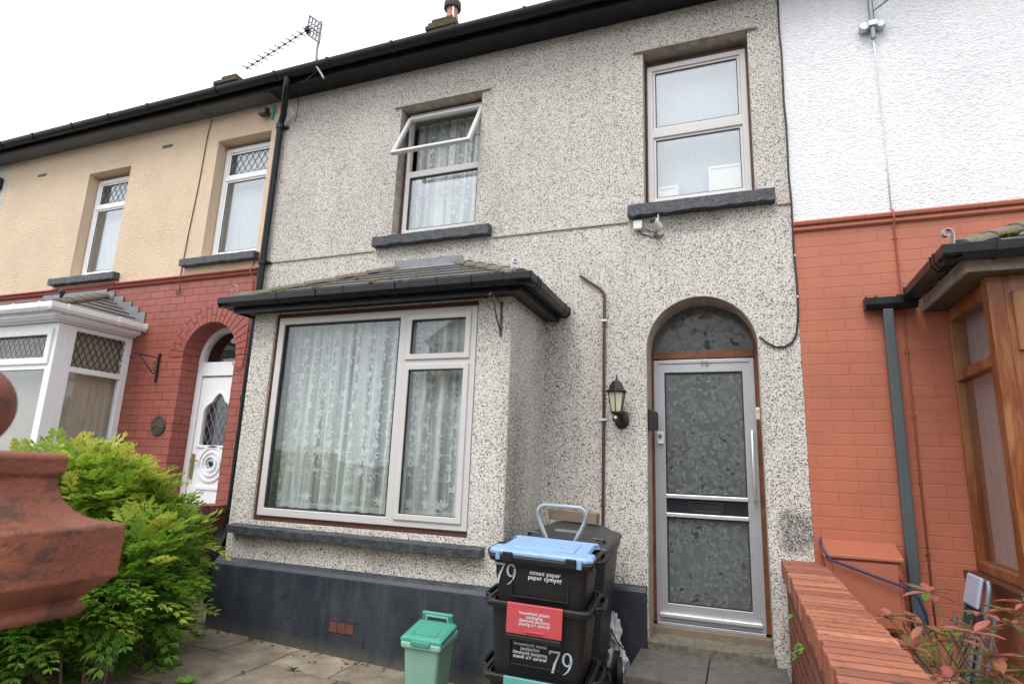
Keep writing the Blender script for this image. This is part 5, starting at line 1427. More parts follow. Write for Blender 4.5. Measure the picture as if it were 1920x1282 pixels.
# ================================================================== OPPOSITE SIDE OF THE STREET (seen in the panes)
def opposite(x0, x1, upm, lom, label):
    h = thing('terraced_house', label, 'house', ((x0+x1)/2, -15.2, -1.5))
    y0 = -15.2
    mid = (x0+x1)/2
    wins = [(x0+.7, x0+1.7), (x1-1.8, x1-.8)]
    mb = MB(); mb.plate(rect(x0, x1, 1.9, 4.2), [rect(a, b, 2.3, 3.7) for a, b in wins], y0-.3, y0); mb.build('upper_wall', upm, h)
    mb = MB(); mb.plate(rect(x0, x1, -1.6, 1.9), [rect(x0+.6, x0+2.6, -.5, 1.3), rect(x1-1.5, x1-.6, -1.4, 1.0)], y0-.3, y0); mb.build('lower_wall', lom, h)
    mb = MB(); mb.prism([(y0+.3, 4.2), (y0-4.5, 7.3), (y0-9, 4.2)], 0, x0, x1); mb.build('roof', 'slate', h)
    for a, b, c, d in [(w[0], w[1], 2.3, 3.7) for w in wins]+[(x0+.6, x0+2.6, -.5, 1.3)]:
        mb = MB(); mb.plate(rect(a, b, c, d), [rect(a+.07, (a+b)/2-.03, c+.07, d-.07), rect((a+b)/2+.03, b-.07, c+.07, d-.07)], y0-.12, y0-.05); f = mb.build('window', 'upvc', h)
        mb = MB(); mb.box(a+.05, b-.05, y0-.10, y0-.09, c+.05, d-.05); mb.build('pane', 'glass', f)
        mb = MB(); mb.box(a+.05, b-.05, y0-.28, y0-.26, c, d); mb.build('blind', 'room', h)
        mb = MB(); mb.box(a-.1, b+.1, y0-.1, y0+.08, c-.1, c-.005); mb.build('window_sill', 'whitebox', h)
    mb = MB(); mb.box(x1-1.49, x1-.61, y0-.2, y0-.15, -1.4, .99); mb.build('door', 'timber_red', h)
    mb = MB(); mb.box(x0, x1, y0, y0+.06, 1.85, 1.95); mb.build('string_course', 'whitebox', h)
opposite(-10.5, -5.2, 'bulk', 'opp_brick', 'house across the street with cream upper wall, leftmost in the reflections')
opposite(-5.2, .1, 'white_render', 'opp_brick', 'house across the street with white upper wall, second in the reflections')
opposite(.1, 5.4, 'bulk', 'bulk', 'house across the street fully cream, third in the reflections')
opposite(5.4, 10.7, 'cream', 'opp_brick', 'house across the street with yellow upper wall, last in the reflections')

# ================================================================== GARDEN WALLS
GW = thing('garden_wall', 'red brick garden wall with brick on edge coping right of the doorstep', 'wall', (.37, -1.6, -1.45))
mb = MB(); mb.box(.262, .475, -3.6, -.004, -1.6, -.672); mb.build('wall_body', 'garden_brick', GW)
mb = MB(); rn = random.Random(8)
yy = -.003; 
while yy > -3.55:
    w_ = .066+rn.uniform(-.004, .004); dz = rn.uniform(-.0003, .0010); dx = rn.uniform(-.005, .005)
    mb.box(.238+dx, .500+dx, yy-w_, yy, -.668, -.562+dz, tone=min(1, max(0, rn.gauss(.5, .28))))
    yy -= w_+.0145
cpb = mb.build('coping', 'coping', GW, bevel=.003)
mb = MB(); mb.box(.246, .492, -3.55, -.004, -.671, -.5634); mb.build('coping_mortar', 'mortar', GW)
LW = thing('garden_wall', 'low dark red brick wall between the bush and the bay corner', 'wall', (-4.98, -.8, -1.4))
mb = MB(); mb.box(-5.09, -4.9, -1.7, -.003, -1.6, -.56); mb.build('wall_body', 'low_brick', LW)
mb = MB(); rn = random.Random(9); yy = -.003
while yy > -1.68: mb.box(-5.1, -4.89, yy-.068, yy, -.555, -.47+rn.uniform(-.003, .003), tone=rn.uniform(0, .5)); yy -= .076
mb.build('coping', 'coping', LW, bevel=.005)
BP = MB(); BP.tube([(-4.86, -.05, -.72), (-4.80, -.12, -.72), (-4.62, -.35, -.80), (-4.55, -.42, -.86), (-4.54, -.43, -1.30)], .045, 12)
tag(BP.build('waste_pipe', 'black_pl', smooth='auto', org=(-4.7, -.2, -1.2)), 'black elbow drain pipe beside the low brick wall', 'pipe')

# gate pier with terracotta cap and ball (near the camera, left)
PR = thing('gate_pier', 'weathered terracotta gate pier cap with ball finial in the left foreground', 'pier', (-1.30, -4.13, -1.45))
px1, py1 = -1.05, -4.00; S = .44
pcx, pcy = px1-S/2, py1-S/2
prof = [(.10, -.285), (.165, -.278), (.188, -.275), (.192, -.266), (.188, -.256), (.181, -.252), (.186, -.247), (.211, -.222), (.2195, -.214), (.2205, -.134), (.2195, -.128), (.212, -.123)]
for i in range(1, 13):
    t = i/12; a = math.pi/2*t
    prof.append((.212-(.072)*math.sin(a), -.123+.074*(1-math.cos(a))))
prof += [(.140, -.046), (.145, -.040), (.147, -.012), (.142, -.006), (.13, -.004), (.05, -.003)]
def sq_loft(prof, cx, cy_):
    mb = MB(); vs = []; k = 12
    for r_, z in prof:
        for j in range(4*k):
            s_ = j // k; t = (j % k)/k
            c = [(-1, -1), (1, -1), (1, 1), (-1, 1), (-1, -1)]
            x = c[s_][0]+(c[s_+1][0]-c[s_][0])*t; y_ = c[s_][1]+(c[s_+1][1]-c[s_][1])*t
            vs.append((cx+x*r_, cy_+y_*r_, z))
    n = 4*k
    mb.add(vs, [(i*n+j, i*n+(j+1) % n, (i+1)*n+(j+1) % n, (i+1)*n+j) for i in range(len(prof)-1) for j in range(n)]+[tuple(range(n))[::-1], tuple((len(prof)-1)*n+j for j in range(n))])
    return mb
sq_loft(prof, pcx, pcy).build('pier_cap', 'terracotta', PR, smooth='auto', bevel=.0025)
mb = MB(); mb.lathe([(.05, -.004), (.045, -.0)]+[(.083*math.cos(R(a)), .068+.083*math.sin(R(a))) for a in range(-60, 91, 10)], (pcx+.0, pcy+.035, 0), 32); mb.build('ball_finial', 'terracotta', PR, smooth=True)
mb = MB(); mb.box(pcx-.2, pcx+.0, pcy-.16, pcy+.04, -1.6, -.284); mb.build('pier_shaft', 'low_brick', PR)

# ================================================================== BUSH
def spray(mb, base, dirv, upv, L, rnd, tone, pairs=4):
    """a feathery leaf: stalk with narrow forked leaflets"""
    d = dirv.normalized(); side = d.cross(upv).normalized(); up_ = side.cross(d)
    def blade(p, dv, l, w_):
        dv = dv.normalized(); s_ = dv.cross(up_).normalized()*w_; mid = p+dv*l*.55; tip = p+dv*l+Vector((0, 0, -l*.18))
        mb.add([p, mid+s_, tip, mid-s_], [(0, 1, 2, 3)], tone)
    drop = rnd.uniform(.1, .5)
    for i in range(pairs):
        t = (i+.6)/pairs
        p = base+d*L*t+Vector((0, 0, -drop*L*t*t))
        l = L*.56*(1-.45*t)
        for sg in (-1, 1):
            dv = d*rnd.uniform(.55, .8)+side*sg*.8+up_*rnd.uniform(-.1, .25)
            blade(p, dv, l, l*.16)
            q = p+dv.normalized()*l*.45
            blade(q, dv+d*.9, l*.55, l*.09); blade(q, dv-d*.35+side*sg*.3, l*.45, l*.085); blade(p+dv.normalized()*l*.2, dv+d*1.6, l*.5, l*.09)
    tipb = base+d*L*.95+Vector((0, 0, -drop*L))
    blade(tipb-d*L*.15, d, L*.35, L*.045)
    s_ = side*.0018; mb.add([base-s_, base+s_, tipb+s_*.4, tipb-s_*.4], [(0, 1, 2, 3)], tone)
BU = thing('feathery_bush', 'bright green feathery leaved bush with yellow tips beside the bay', 'bush', (-3.8, -2.1, -1.35))
rnd = random.Random(17)
lobes = [((-3.75, -2.0, -.30), .46, .36), ((-3.95, -1.6, -.35), .40, .34), ((-3.62, -1.95, -.42), .50, .44), ((-3.35, -1.70, -.62), .40, .42), ((-4.15, -1.9, -.38), .48, .40), ((-3.05, -2.0, -.75), .33, .42), ((-3.50, -2.25, -.85), .55, .42), ((-4.3, -2.2, -.75), .6, .42), ((-3.35, -1.75, -1.05), .42, .34), ((-3.6, -2.6, -1.1), .4, .3), ((-3.95, -2.5, -.95), .55, .38)]
lv = MB()
lobes = [((c[0]-.53, c[1]+.02, c[2]), rx*.96, rz) for c, rx, rz in lobes]
for (c, rx, rz) in lobes:
    c = Vector(c); n_ = int(500*rx/.5)
    for k in range(n_):
        a = rnd.uniform(0, 2*math.pi); zc = rnd.uniform(-.85, 1); s_ = math.sqrt(max(0, 1-zc*zc))
        rr = rnd.uniform(.45, 1.06)
        dv = Vector((s_*math.cos(a), s_*math.sin(a), zc))
        p = c+Vector((dv.x*rx, dv.y*rx, dv.z*rz))*rr
        if p.y > -.95 or p.z < -1.32: continue
        out = Vector((dv.x, dv.y, dv.z*.6+.15))+Vector((rnd.uniform(-.5, .5), rnd.uniform(-.5, .5), rnd.uniform(-.3, .5)))
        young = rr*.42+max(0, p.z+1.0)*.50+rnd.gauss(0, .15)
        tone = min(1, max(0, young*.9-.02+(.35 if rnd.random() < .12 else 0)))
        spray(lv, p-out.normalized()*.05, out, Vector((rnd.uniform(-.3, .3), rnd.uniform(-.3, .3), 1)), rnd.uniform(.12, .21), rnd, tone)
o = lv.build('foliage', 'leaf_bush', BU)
sm = MB()
for k in range(16):
    a = rnd.uniform(0, 6.28); b0 = Vector((-3.8+.3*math.cos(a), -2.15+.2*math.sin(a), -1.4)); c = Vector(rnd.choice(lobes)[0])
    mid = b0.lerp(c, .5)+Vector((rnd.uniform(-.12, .12), rnd.uniform(-.12, .12), 0)); r_ = rnd.uniform(.006, .013)
    e2 = c+Vector((rnd.uniform(-.25, .25), rnd.uniform(-.25, .25), rnd.uniform(-.1, .25)))
    sm.tube([b0, mid, c, e2], r_, 6, rs=[r_, r_*.8, r_*.5, r_*.2])
sm.build('stems', 'bark', BU, smooth=True)

# weeds in the joints
def weed(x, y_, label, s_=1., n=7, seed=0):
    rn = random.Random(seed); mb = MB(); z = gz(x)
    for k in range(n):
        a = rn.uniform(0, 6.28); l = rn.uniform(.02, .04)*s_; b = Vector((x, y_, z)); t = b+Vector((math.cos(a)*l*1.2, math.sin(a)*l*1.2, l*.7)); sd_ = Vector((-math.sin(a), math.cos(a), 0))*l*.4
        m_ = b.lerp(t, .6)+Vector((0, 0, .006)); mb.add([b, m_+sd_, t, m_-sd_], [(0, 1, 2, 3)])
        mb.tube([b, m_], .0015, 4)
    tag(mb.build('weed', 'leaf_weed', org=(x, y_, z)), label, 'weed', 'weeds in the paving joints')
weed(-3.93, -1.06, 'small green weed in the paving nearest the bay corner', 1.3, 9, 1)
weed(-2.87, -1.24, 'small green weed in the paving below the air brick', 1.2, 8, 2)
weed(-3.22, -1.78, 'larger green weed at the bottom edge of the paving', 1.8, 10, 3)
lt = MB(); rn = random.Random(77)
for k in range(170):
    x = rn.uniform(-4.9, -.1); near = rn.random() < .55
    y_ = (-.875-abs(rn.gauss(0, .05)) if -4.1 < x < -1.5 else -.06-abs(rn.gauss(0, .1))) if near else rn.uniform(-2.2, -.9)
    if not near and -4.1 < x < -1.5 and y_ > -.9: continue
    z = gz(x)+.004; l = rn.uniform(.004, .016); a = rn.uniform(0, 6.28)
    lt.lathe([(l, -.002), (l*.8, l*.25), (l*.2, l*.4)], (x, y_, z), rn.choice((4, 5, 6)), None, a)
lo = lt.build('grit_and_leaf_litter', simple('brown_litter', (.10, .075, .045), .95, var=.6, vscale=60)); lo['kind'] = 'stuff'; lo['label'] = 'brown grit and leaf litter scattered over the paving'; lo['category'] = 'litter'
gw = MB(); gw.tube([(-.86, -.06, -.83), (-.865, -.08, -.79), (-.89, -.09, -.765), (-.92, -.09, -.77)], .004, 5); 
tag(gw.build('weed_shoot', 'leaf_weed', smooth=True, org=(-.86, -.06, -.83)), 'single green shoot on the plinth ledge left of the door', 'weed')
rn = random.Random(31)
for i, (yy, zz) in enumerate(((-.62, -.80), (-1.0, -.9), (-1.3, -.82), (-.75, -1.0))):
    mb = MB()
    for k in range(6):
        b = Vector((.258, yy, zz)); t = b+Vector((-.02-.02*rn.random(), rn.uniform(-.03, .03), rn.uniform(-.03, .02))); mb.add([b, b.lerp(t, .5)+Vector((0, .008, .006)), t, b.lerp(t, .5)-Vector((0, .008, .004))], [(0, 1, 2, 3)])
    tag(mb.build('weed', 'leaf_weed', org=(.258, yy, zz)), 'tiny green weed growing out of the side of the brick garden wall', 'weed', 'weeds in the garden wall')

# ================================================================== BINS
def numeral79(parent, cx, cz, h, y, name='number_79', xform=None):
    """serif old-style 79 drawn as polygons in the xz plane"""
    mb = MB(); d = .0012
    s = h
    def poly(p): mb.prism([(cx+a*s, cz+b*s) for a, b in p], 1, y-d, y)
    # 7
    poly([(-.62, .5), (-.06, .5), (-.06, .46), (-.12, .40), (-.52, .40), (-.585, .30), (-.62, .30)])
    poly([(-.165, .40), (-.06, .46), (-.27, -.1), (-.355, -.5), (-.475, -.5), (-.385, -.1)])
    # 9: ring with contrast and a tail
    n = 28; ro, ri = (.245, .31), (.135, .24); c = (.27, .19)
    vs = []
    for i in range(n):
        a = 2*math.pi*i/n
        for (rx, rz) in (ro, ri):
            vs.append((cx+(c[0]+rx*math.cos(a))*s, y, cz+(c[1]+rz*math.sin(a))*s))
    vs2 = [(x, y-d, z) for x, _, z in vs]
    k = len(vs)
    fs = []
    for i in range(n):
        a, b, c2, d2 = 2*i, 2*i+1, (2*i+3) % k, (2*i+2) % k
        fs += [(k+a, k+b, k+c2, k+d2), (a, d2, c2, b)]
    mb.add(vs+vs2, fs)
    poly([(.515, .22), (.515, .08), (.46, -.14), (.36, -.32), (.22, -.45), (.10, -.51), (.09, -.49), (.20, -.41), (.30, -.28), (.375, -.10), (.40, .10)])
    if xform is not None: pose(mb, xform)
    return mb.build(name, 'print_blue', parent)
RX = Matrix.Rotation(R(90), 4, 'X')
# -- stack on its trolley; local frame: origin at ground below the front-left corner of the stack, x right, y back, z up
SR = (R(3.5), R(2.1), R(4.4)); SP = (-1.30, -1.70, -1.435)
W_, D_ = .53, .42
def tapered_box(z0, z1, in_b=.035, in_t=.012, r_=.04):
    """open-topped box with rounded corners, sides leaning outwards"""
    mb = MB()
    def ring(ins, z, th=0):
        x0, x1, y0, y1 = ins+th, W_-ins-th, ins+th, D_-ins-th; pts = []
        for (cx_, cy_, a0) in ((x1-r_, y0+r_, -90), (x1-r_, y1-r_, 0), (x0+r_, y1-r_, 90), (x0+r_, y0+r_, 180)):
            for q in range(5): a = R(a0+90*q/4); pts.append((cx_+r_*math.cos(a), cy_+r_*math.sin(a), z))
        return pts
    Rg = [ring(in_b, z0), ring(in_t, z1), ring(in_t, z1, .006), ring(in_b, z0+.01, .006)]
    n = len(Rg[0]); vs = [p for r2 in Rg for p in r2]
    fs = [(i*n+j, i*n+(j+1) % n, (i+1)*n+(j+1) % n, (i+1)*n+j) for i in range(3) for j in range(n)]+[tuple(range(n))[::-1], tuple(3*n+j for j in range(n))]
    mb.add(vs, fs); return mb
def rim(z, h=.035, out=.018):
    mb = MB()
    def ring(o_, zz, r2=.05):
        x0, x1, y0, y1 = -o_, W_+o_, -o_, D_+o_; pts = []
        for (cx_, cy_, a0) in ((x1-r2, y0+r2, -90), (x1-r2, y1-r2, 0), (x0+r2, y1-r2, 90), (x0+r2, y0+r2, 180)):
            for q in range(5): a = R(a0+90*q/4); pts.append((cx_+r2*math.cos(a), cy_+r2*math.sin(a), zz))
        return pts
    Rg = [ring(-.006, z-h), ring(out-.006, z-h), ring(out, z-h*.3), ring(out-.004, z), ring(-.004, z), ring(-.006, z-h)]
    n = len(Rg[0]); mb.add([p for r2 in Rg for p in r2], [(i*n+j, i*n+(j+1) % n, (i+1)*n+(j+1) % n, (i+1)*n+j) for i in range(5) for j in range(n)]); return mb
def side_handles(z, h=.03):
    mb = MB()
    for sx, xo in ((1, W_+.016), (-1, -.016)):
        pts = [(xo, .10, z-.012), (xo+sx*.030, .125, z-.010), (xo+sx*.034, .16, z-.008), (xo+sx*.034, .29, z-.008), (xo+sx*.030, .325, z-.010), (xo, .35, z-.012)]
        for k in range(2): mb.tube([(a, b, c-.018*k) for a, b, c in pts], .0095, 6)
        mb.box(min(xo+sx*.026, xo+sx*.041), max(xo+sx*.026, xo+sx*.041), .13, .32, z-.032, z-.002)
    return mb
def recycling_box(label, z0, z1, group='stacked black recycling boxes'):
    t = thing('recycling_box', label, 'recycling box', SP, group, SR, True)
    b = tapered_box(z0, z1-.005).build('body', 'bin_black', t, smooth='auto')
    rim(z1).build('rim', 'bin_black', t, smooth='auto', bevel=.003)
    side_handles(z1).build('handle', 'bin_black', t, smooth='auto')
    return t
zT, z2, z3 = .995, .765, .410
b1 = recycling_box('black recycling box with blue lid reading mixed paper, topmost of the stack', z2-.03, zT)
b2 = recycling_box('black recycling box with red flap reading household metal, middle of the stack', z3-.03, z2)
b3 = recycling_box('black recycling box with teal flap, lowest of the stack', .06, z3)
# blue lid
ld = MB()
def lid_ring(ins, z, notch=True):
    x0, x1, y0, y1 = ins-.012, W_+.012-ins, ins-.014, D_+.014-ins
    n1 = .045 if notch else 0
    return [(x0+.03, y0, z), (x1-.03, y0, z), (x1, y0+.03, z), (x1, y0+.12, z), (x1-n1, y0+.13, z), (x1-n1, y1-.06, z), (x1-.02, y1-.05, z), (x1-.03, y1, z), (x0+.03, y1, z), (x0+.02, y1-.05, z), (x0+n1, y1-.06, z), (x0+n1, y0+.13, z), (x0, y0+.12, z), (x0, y0+.03, z)]
rs_ = [lid_ring(0, zT+.002), lid_ring(0, zT+.016), lid_ring(.008, zT+.026), lid_ring(.012, zT+.028)]
inner = [(.10, .07, zT+.028), (.43, .07, zT+.028), (.43, .36, zT+.028), (.10, .36, zT+.028)]
n = 14
ld.add([p for r2 in rs_ for p in r2], [(i*n+j, i*n+(j+1) % n, (i+1)*n+(j+1) % n, (i+1)*n+j) for i in range(3) for j in range(n)]+[tuple(range(n))[::-1], tuple(3*n+j for j in range(n))])
L1 = ld.build('lid', 'blue_pl', b1, bevel=.005)
mb = MB(); mb.frustum((.10, .43, .085, .35), (.115, .415, .10, .335), zT+.0275, zT+.034); mb.build('lid_panel', 'blue_pl', L1, bevel=.004)
for xx in (.07, .405):
    mb = MB(); mb.box(xx, xx+.055, -.024, .02, zT-.03, zT+.018); mb.build('lid_clip', 'bin_black', L1, bevel=.005)
mb = MB(); mb.box(.465, .49, -.026, .0, zT-.028, zT+.02); mb.box(.035, .058, -.026, .0, zT-.025, zT+.02); mb.build('lid_tab', 'blue_pl', L1, bevel=.004)
# mouldings, lettering
fm_ = lambda z: .035-(.035-.012)*0
mb = MB(); yb = .014
mb.plate(rect(.12, .42, z2+.025, zT-.065), [rect(.123, .417, z2+.028, zT-.068)], .012, .026); mb.build('panel_line', 'rubber', b1)
def front_text(body, size, x, z, parent, y_=.0135, mat='print', line=.8, bold=.0012, tilt=0.):
    return text_obj(body, size, mat, parent, Matrix.Translation((x, y_, z)) @ RX, 'lettering', bold=bold*.5, line=line, space=1.08)
numeral79(b1, .085, .895, .105, .0165)
front_text('mixed paper\npapur cymysg', .030, .295, .905, b1, .0165)
mb = MB(); mb.box(.115, .405, -.034, -.0195, z2-.142, z2+.006); F2 = mb.build('flap', 'red_pl', b2, bevel=.004)
mb = MB(); mb.box(.215, .315, -.040, -.0345, z2-.128, z2-.118); mb.build('flap_lip', 'red_pl', F2, bevel=.002)
mb = MB(); mb.box(.115, .405, -.038, -.005, z2-.172, z2-.145); mb.build('flap_ledge', 'bin_black', b2, bevel=.006)
mb = MB(); mb.box(.12, .40, -.019, .03, z2-.16, z2-.04); mb.build('flap_housing', 'bin_black', b2)
front_text('household plastic\npackaging\ndeunydd pacynnu\nplastig o\'r cartref', .021, .262, z2-.062, F2, -.0348, line=.85, bold=.0006)
mb = MB(); mb.plate(rect(.125, .395, z3+.05, z2-.18), [rect(.128, .392, z3+.053, z2-.183)], .014, .03); mb.build('panel_line', 'rubber', b2)
front_text('household metal\npackaging\ndeunydd pacynnu\nmetel o\'r cartref', .024, .235, z2-.232, b2, .016, line=.85, bold=.001)
numeral79(b2, .40, z2-.262, .105, .0155)
mb = MB(); mb.box(.115, .405, -.034, -.0195, z3-.142, z3+.006); F3 = mb.build('flap', 'teal_pl', b3, bevel=.004)
front_text('mixed glass\ngwydr cymysg', .028, .262, z3-.07, F3, -.0348, line=.9, bold=.0012)
# trolley: grey tube handle + wheels
TR = thing('box_trolley', 'grey tubular handle of the trolley carrying the recycling boxes', 'trolley', SP, None, SR, True)
mb = MB(); hy = D_+.06
mb.tube([(.19, hy, .05), (.19, hy, .93), (.185, hy, 1.02), (.135, hy, 1.12), (.13, hy, 1.165), (.14, hy, 1.19), (.165, hy, 1.205), (.385, hy, 1.205), (.41, hy, 1.19), (.42, hy, 1.165), (.415, hy, 1.12), (.365, hy, 1.02), (.36, hy, .93), (.36, hy, .05)], .0125, 10)
mb.build('handle', 'galv', TR, smooth='auto')
mb = MB(); mb.box(0, W_, 0, hy, .03, .055); mb.build('base', 'bin_black', TR)
for x in (-.02, W_-.02):
    mb = MB(); mb.lathe([(.09, -.02), (.095, -.012), (.095, .012), (.09, .02)], (x+.02, hy+.06, .095), 20, Matrix.Rotation(R(90), 3, 'Y')); mb.build('wheel', 'rubber', TR, smooth='auto')

# wheelie bin
WR = (R(3), R(2), R(3)); WP = (-1.43, -.84, -1.445)
WBn = thing('wheelie_bin', 'tall black wheelie bin with grey lid between the bay and the door', 'bin', WP, None, WR, True)
w_, d_, h_ = .56, .64, 1.0
mb = MB(); mb.frustum((.05, w_-.05, .06, d_-.12), (.0, w_, .0, d_-.04), .04, h_-.06)
mb.build('body', 'bin_black', WBn, bevel=.02, seg=3)
mb = MB(); mb.box(-.012, w_+.012, -.018, d_-.03, h_-.09, h_-.035); mb.box(-.02, w_+.02, -.03, d_-.02, h_-.036, h_-.02); mb.build('rim', 'bin_black', WBn, bevel=.012, seg=3)
lidz = h_-.02
mb = MB(); 
def lr(i, z, f=0.): return [(-.02+i, -.045+i, z-f), (w_+.02-i, -.045+i, z-f), (w_+.02-i, d_-.02-i*.3, z), (-.02+i, d_-.02-i*.3, z)]
rs_ = [lr(-.005, lidz-.02), lr(-.003, lidz+.004), lr(.02, lidz+.018), lr(.06, lidz+.026), lr(.12, lidz+.058), lr(.15, lidz+.064)]
mb.add([p for r2 in rs_ for p in r2], [(i*4+j, i*4+(j+1) % 4, (i+1)*4+(j+1) % 4, (i+1)*4+j) for i in range(5) for j in range(4)]+[(3, 2, 1, 0), tuple(20+j for j in range(4))])
WL = mb.build('lid', 'bin_lid', WBn, bevel=.01, seg=3)
mb = MB(); mb.box(.2, .36, .02, .05, lidz+.02, lidz+.032); mb.tube([(w_-.10, .10, lidz+.02), (w_-.09, .06, lidz+.045), (w_-.03, .06, lidz+.045), (w_-.02, .1, lidz+.02)], .01, 8); mb.tube([(.02, .10, lidz+.02), (.03, .06, lidz+.045), (.09, .06, lidz+.045), (.10, .1, lidz+.02)], .01, 8); mb.build('lid_grip', 'bin_lid', WL, smooth='auto')
mb = MB(); mb.box(.19, .37, .10, .16, lidz+.045, lidz+.072); mb.build('lid_boss', simple('pale_grey_lid_panel', (.14, .14, .15), .4), WL, bevel=.012)
mb = MB(); mb.tube([(.02, d_+.0, h_-.03), (w_-.02, d_+.0, h_-.03)], .014, 10)
for x in (.03, w_/2, w_-.03): mb.box(x-.015, x+.015, d_-.05, d_+.01, h_-.06, h_-.01)
mb.build('hinge_bar', 'bin_black', WBn, smooth='auto')
mb = MB(); mb.tube([(-.0, d_-.09, .10), (w_+.0, d_-.09, .10)], .012, 8); mb.build('axle', 'galv', WBn)
for x in (.005, w_-.005):
    mb = MB(); s2 = 1 if x > .3 else -1
    mb.lathe([(.085, -.022), (.10, -.02), (.10, .02), (.085, .022)], (x+.02*s2, d_-.09, .10), 24, Matrix.Rotation(R(90), 3, 'Y')); wh = mb.build('wheel', 'rubber', WBn, smooth='auto')
    mb = MB(); mb.lathe([(.07, -.018), (.04, -.026), (.02, -.03), (.02, .03), (.04, .026), (.07, .018)], (x+.02*s2, d_-.09, .10), 16, Matrix.Rotation(R(90), 3, 'Y')); mb.build('wheel_hub', 'pvc_grey', wh, smooth='auto')
# timber block on the bin lid
WD = MB(); WD.box(-.19, .19, -.04, .04, -.038, .038)
o = WD.build('timber_block', 'timber_old', bevel=.004); o.location = (-1.19, -.33, -.372+.035); o.rotation_euler = (R(2), R(2.5), R(-6))
tag(o, 'offcut of weathered timber lying on the wheelie bin lid', 'timber')
# white carrier bag + small wheel behind the bin
BG = thing('plastic_bag', 'crumpled white plastic bag with a black cord tucked behind the wheelie bin', 'bag', (-.84, -.18, -1.45))
mb = MB(); rn = random.Random(6)
def bagf(c, rx, ry, rz, seed):
    rn2 = random.Random(seed); ph = [rn2.uniform(0, 6.28) for _ in range(8)]
    def f(u, v):
        a = 2*math.pi*u; b = math.pi*(v-.5)
        k = 1+.13*math.sin(3*a+ph[0]+4*b)+.10*math.sin(7*a+ph[1]-5*b)+.07*math.sin(11*b+ph[2]+2*a)+.05*math.sin(17*a+9*b+ph[3])
        return Vector((c[0]+rx*math.cos(a)*math.cos(b)*k, c[1]+ry*math.sin(a)*math.cos(b)*k, c[2]+rz*math.sin(b)*k))
    return f
mb.grid(bagf((-.885, -.2, -1.35), .07, .10, .12, 1), 48, 28); mb.grid(bagf((-.915, -.17, -1.15), .045, .06, .12, 2), 40, 28)
mb.build('bag_skin', 'bagwhite', BG, smooth=False)
mb = MB(); mb.tube([(-.92, -.27, -1.10), (-.87, -.30, -1.17), (-.83, -.30, -1.21), (-.80, -.28, -1.22)], .006, 6); mb.tube([(-.86, -.29, -1.18), (-.85, -.31, -1.23), (-.87, -.31, -1.26)], .004, 6); mb.build('cord', 'cable', BG, smooth=True)
SW = thing('small_wheel', 'black rubber wheel in front of the white bag beside the step', 'wheel', (-.80, -.42, -1.40))
mb = MB(); mb.lathe([(.075, -.02), (.095, -.016), (.098, 0), (.095, .016), (.075, .02)], (-.83, -.42, -1.33), 24, Euler((0, R(90), R(12))).to_matrix()); mb.build('tyre', 'rubber', SW, smooth='auto')
mb = MB(); mb.lathe([(.07, -.012), (.03, -.02), (.03, .02), (.07, .012)], (-.83, -.42, -1.33), 18, Euler((0, R(90), R(12))).to_matrix()); mb.build('hub', simple('blue_grey_hub', (.12, .16, .2), .4), SW, smooth='auto')

# food caddy (green)
CR = (R(4), R(2), R(6)); CP = (-1.985, -1.36, -1.40)
CD = thing('food_caddy', 'pale green food waste caddy with darker green lid and upright handle', 'caddy', CP, None, CR, True)
w_, d_, h_ = .245, .29, .36
mb = MB(); mb.frustum((.025, w_-.025, .03, d_-.03), (.005, w_-.005, .006, d_-.006), 0, h_-.035); mb.build('body', 'caddy', CD, bevel=.022, seg=4)
mb = MB(); mb.frustum((-.006, w_+.006, -.008, d_+.004), (-.012, w_+.012, -.014, d_+.008), h_-.05, h_-.004); mb.build('rim', 'caddy_rim', CD, bevel=.014, seg=3)
mb = MB()
rs_ = []
for i, z in ((-.004, h_-.005), (-.002, h_+.012), (.02, h_+.022), (.03, h_+.024)):
    rs_.append([(-.008+i, -.008+i, z), (w_+.008-i, -.008+i, z), (w_+.008-i, d_-.03, z+.02), (-.008+i, d_-.03, z+.02)])
mb.add([p for r2 in rs_ for p in r2], [(i*4+j, i*4+(j+1) % 4, (i+1)*4+(j+1) % 4, (i+1)*4+j) for i in range(3) for j in range(4)]+[(3, 2, 1, 0), tuple(12+j for j in range(4))])
CL = mb.build('lid', 'caddy_lid', CD, bevel=.010, seg=3)
mb = MB(); mb.plate([(.045, .03), (w_-.045, .03), (w_-.045, .22), (.045, .22)], [[(.048, .033), (w_-.048, .033), (w_-.048, .217), (.048, .217)]], 0, .003); mb.v = [(x, z, h_+.0235+y_+z*.062) for x, y_, z in mb.v]; mb.build('lid_line', 'caddy_lid', CL)
mb = MB(); mb.box(.06, w_-.06, -.024, -.002, h_-.022, h_+.004); mb.build('lid_latch', 'caddy_lid', CL, bevel=.004)
mb = MB()
th_ = Matrix.Translation((0, d_-.02, h_+.015)) @ Matrix.Rotation(R(18), 4, 'X')
mb.plate([(.012, 0), (w_-.012, 0), (w_-.018, .085), (.018, .085)], [[(.05, .022), (w_-.05, .022), (w_-.055, .063), (.055, .063)]], -.012, .012); pose(mb, th_); mb.build('handle', 'caddy_lid', CD, bevel=.006)
mb = MB(); mb.plate([(.04, .012), (w_-.04, .012), (w_-.045, .073), (.045, .073)], [[(.052, .024), (w_-.052, .024), (w_-.057, .061), (.057, .061)]], -.016, -.011); pose(mb, th_); mb.build('handle_trim', 'caddy_rim', CD, bevel=.002)

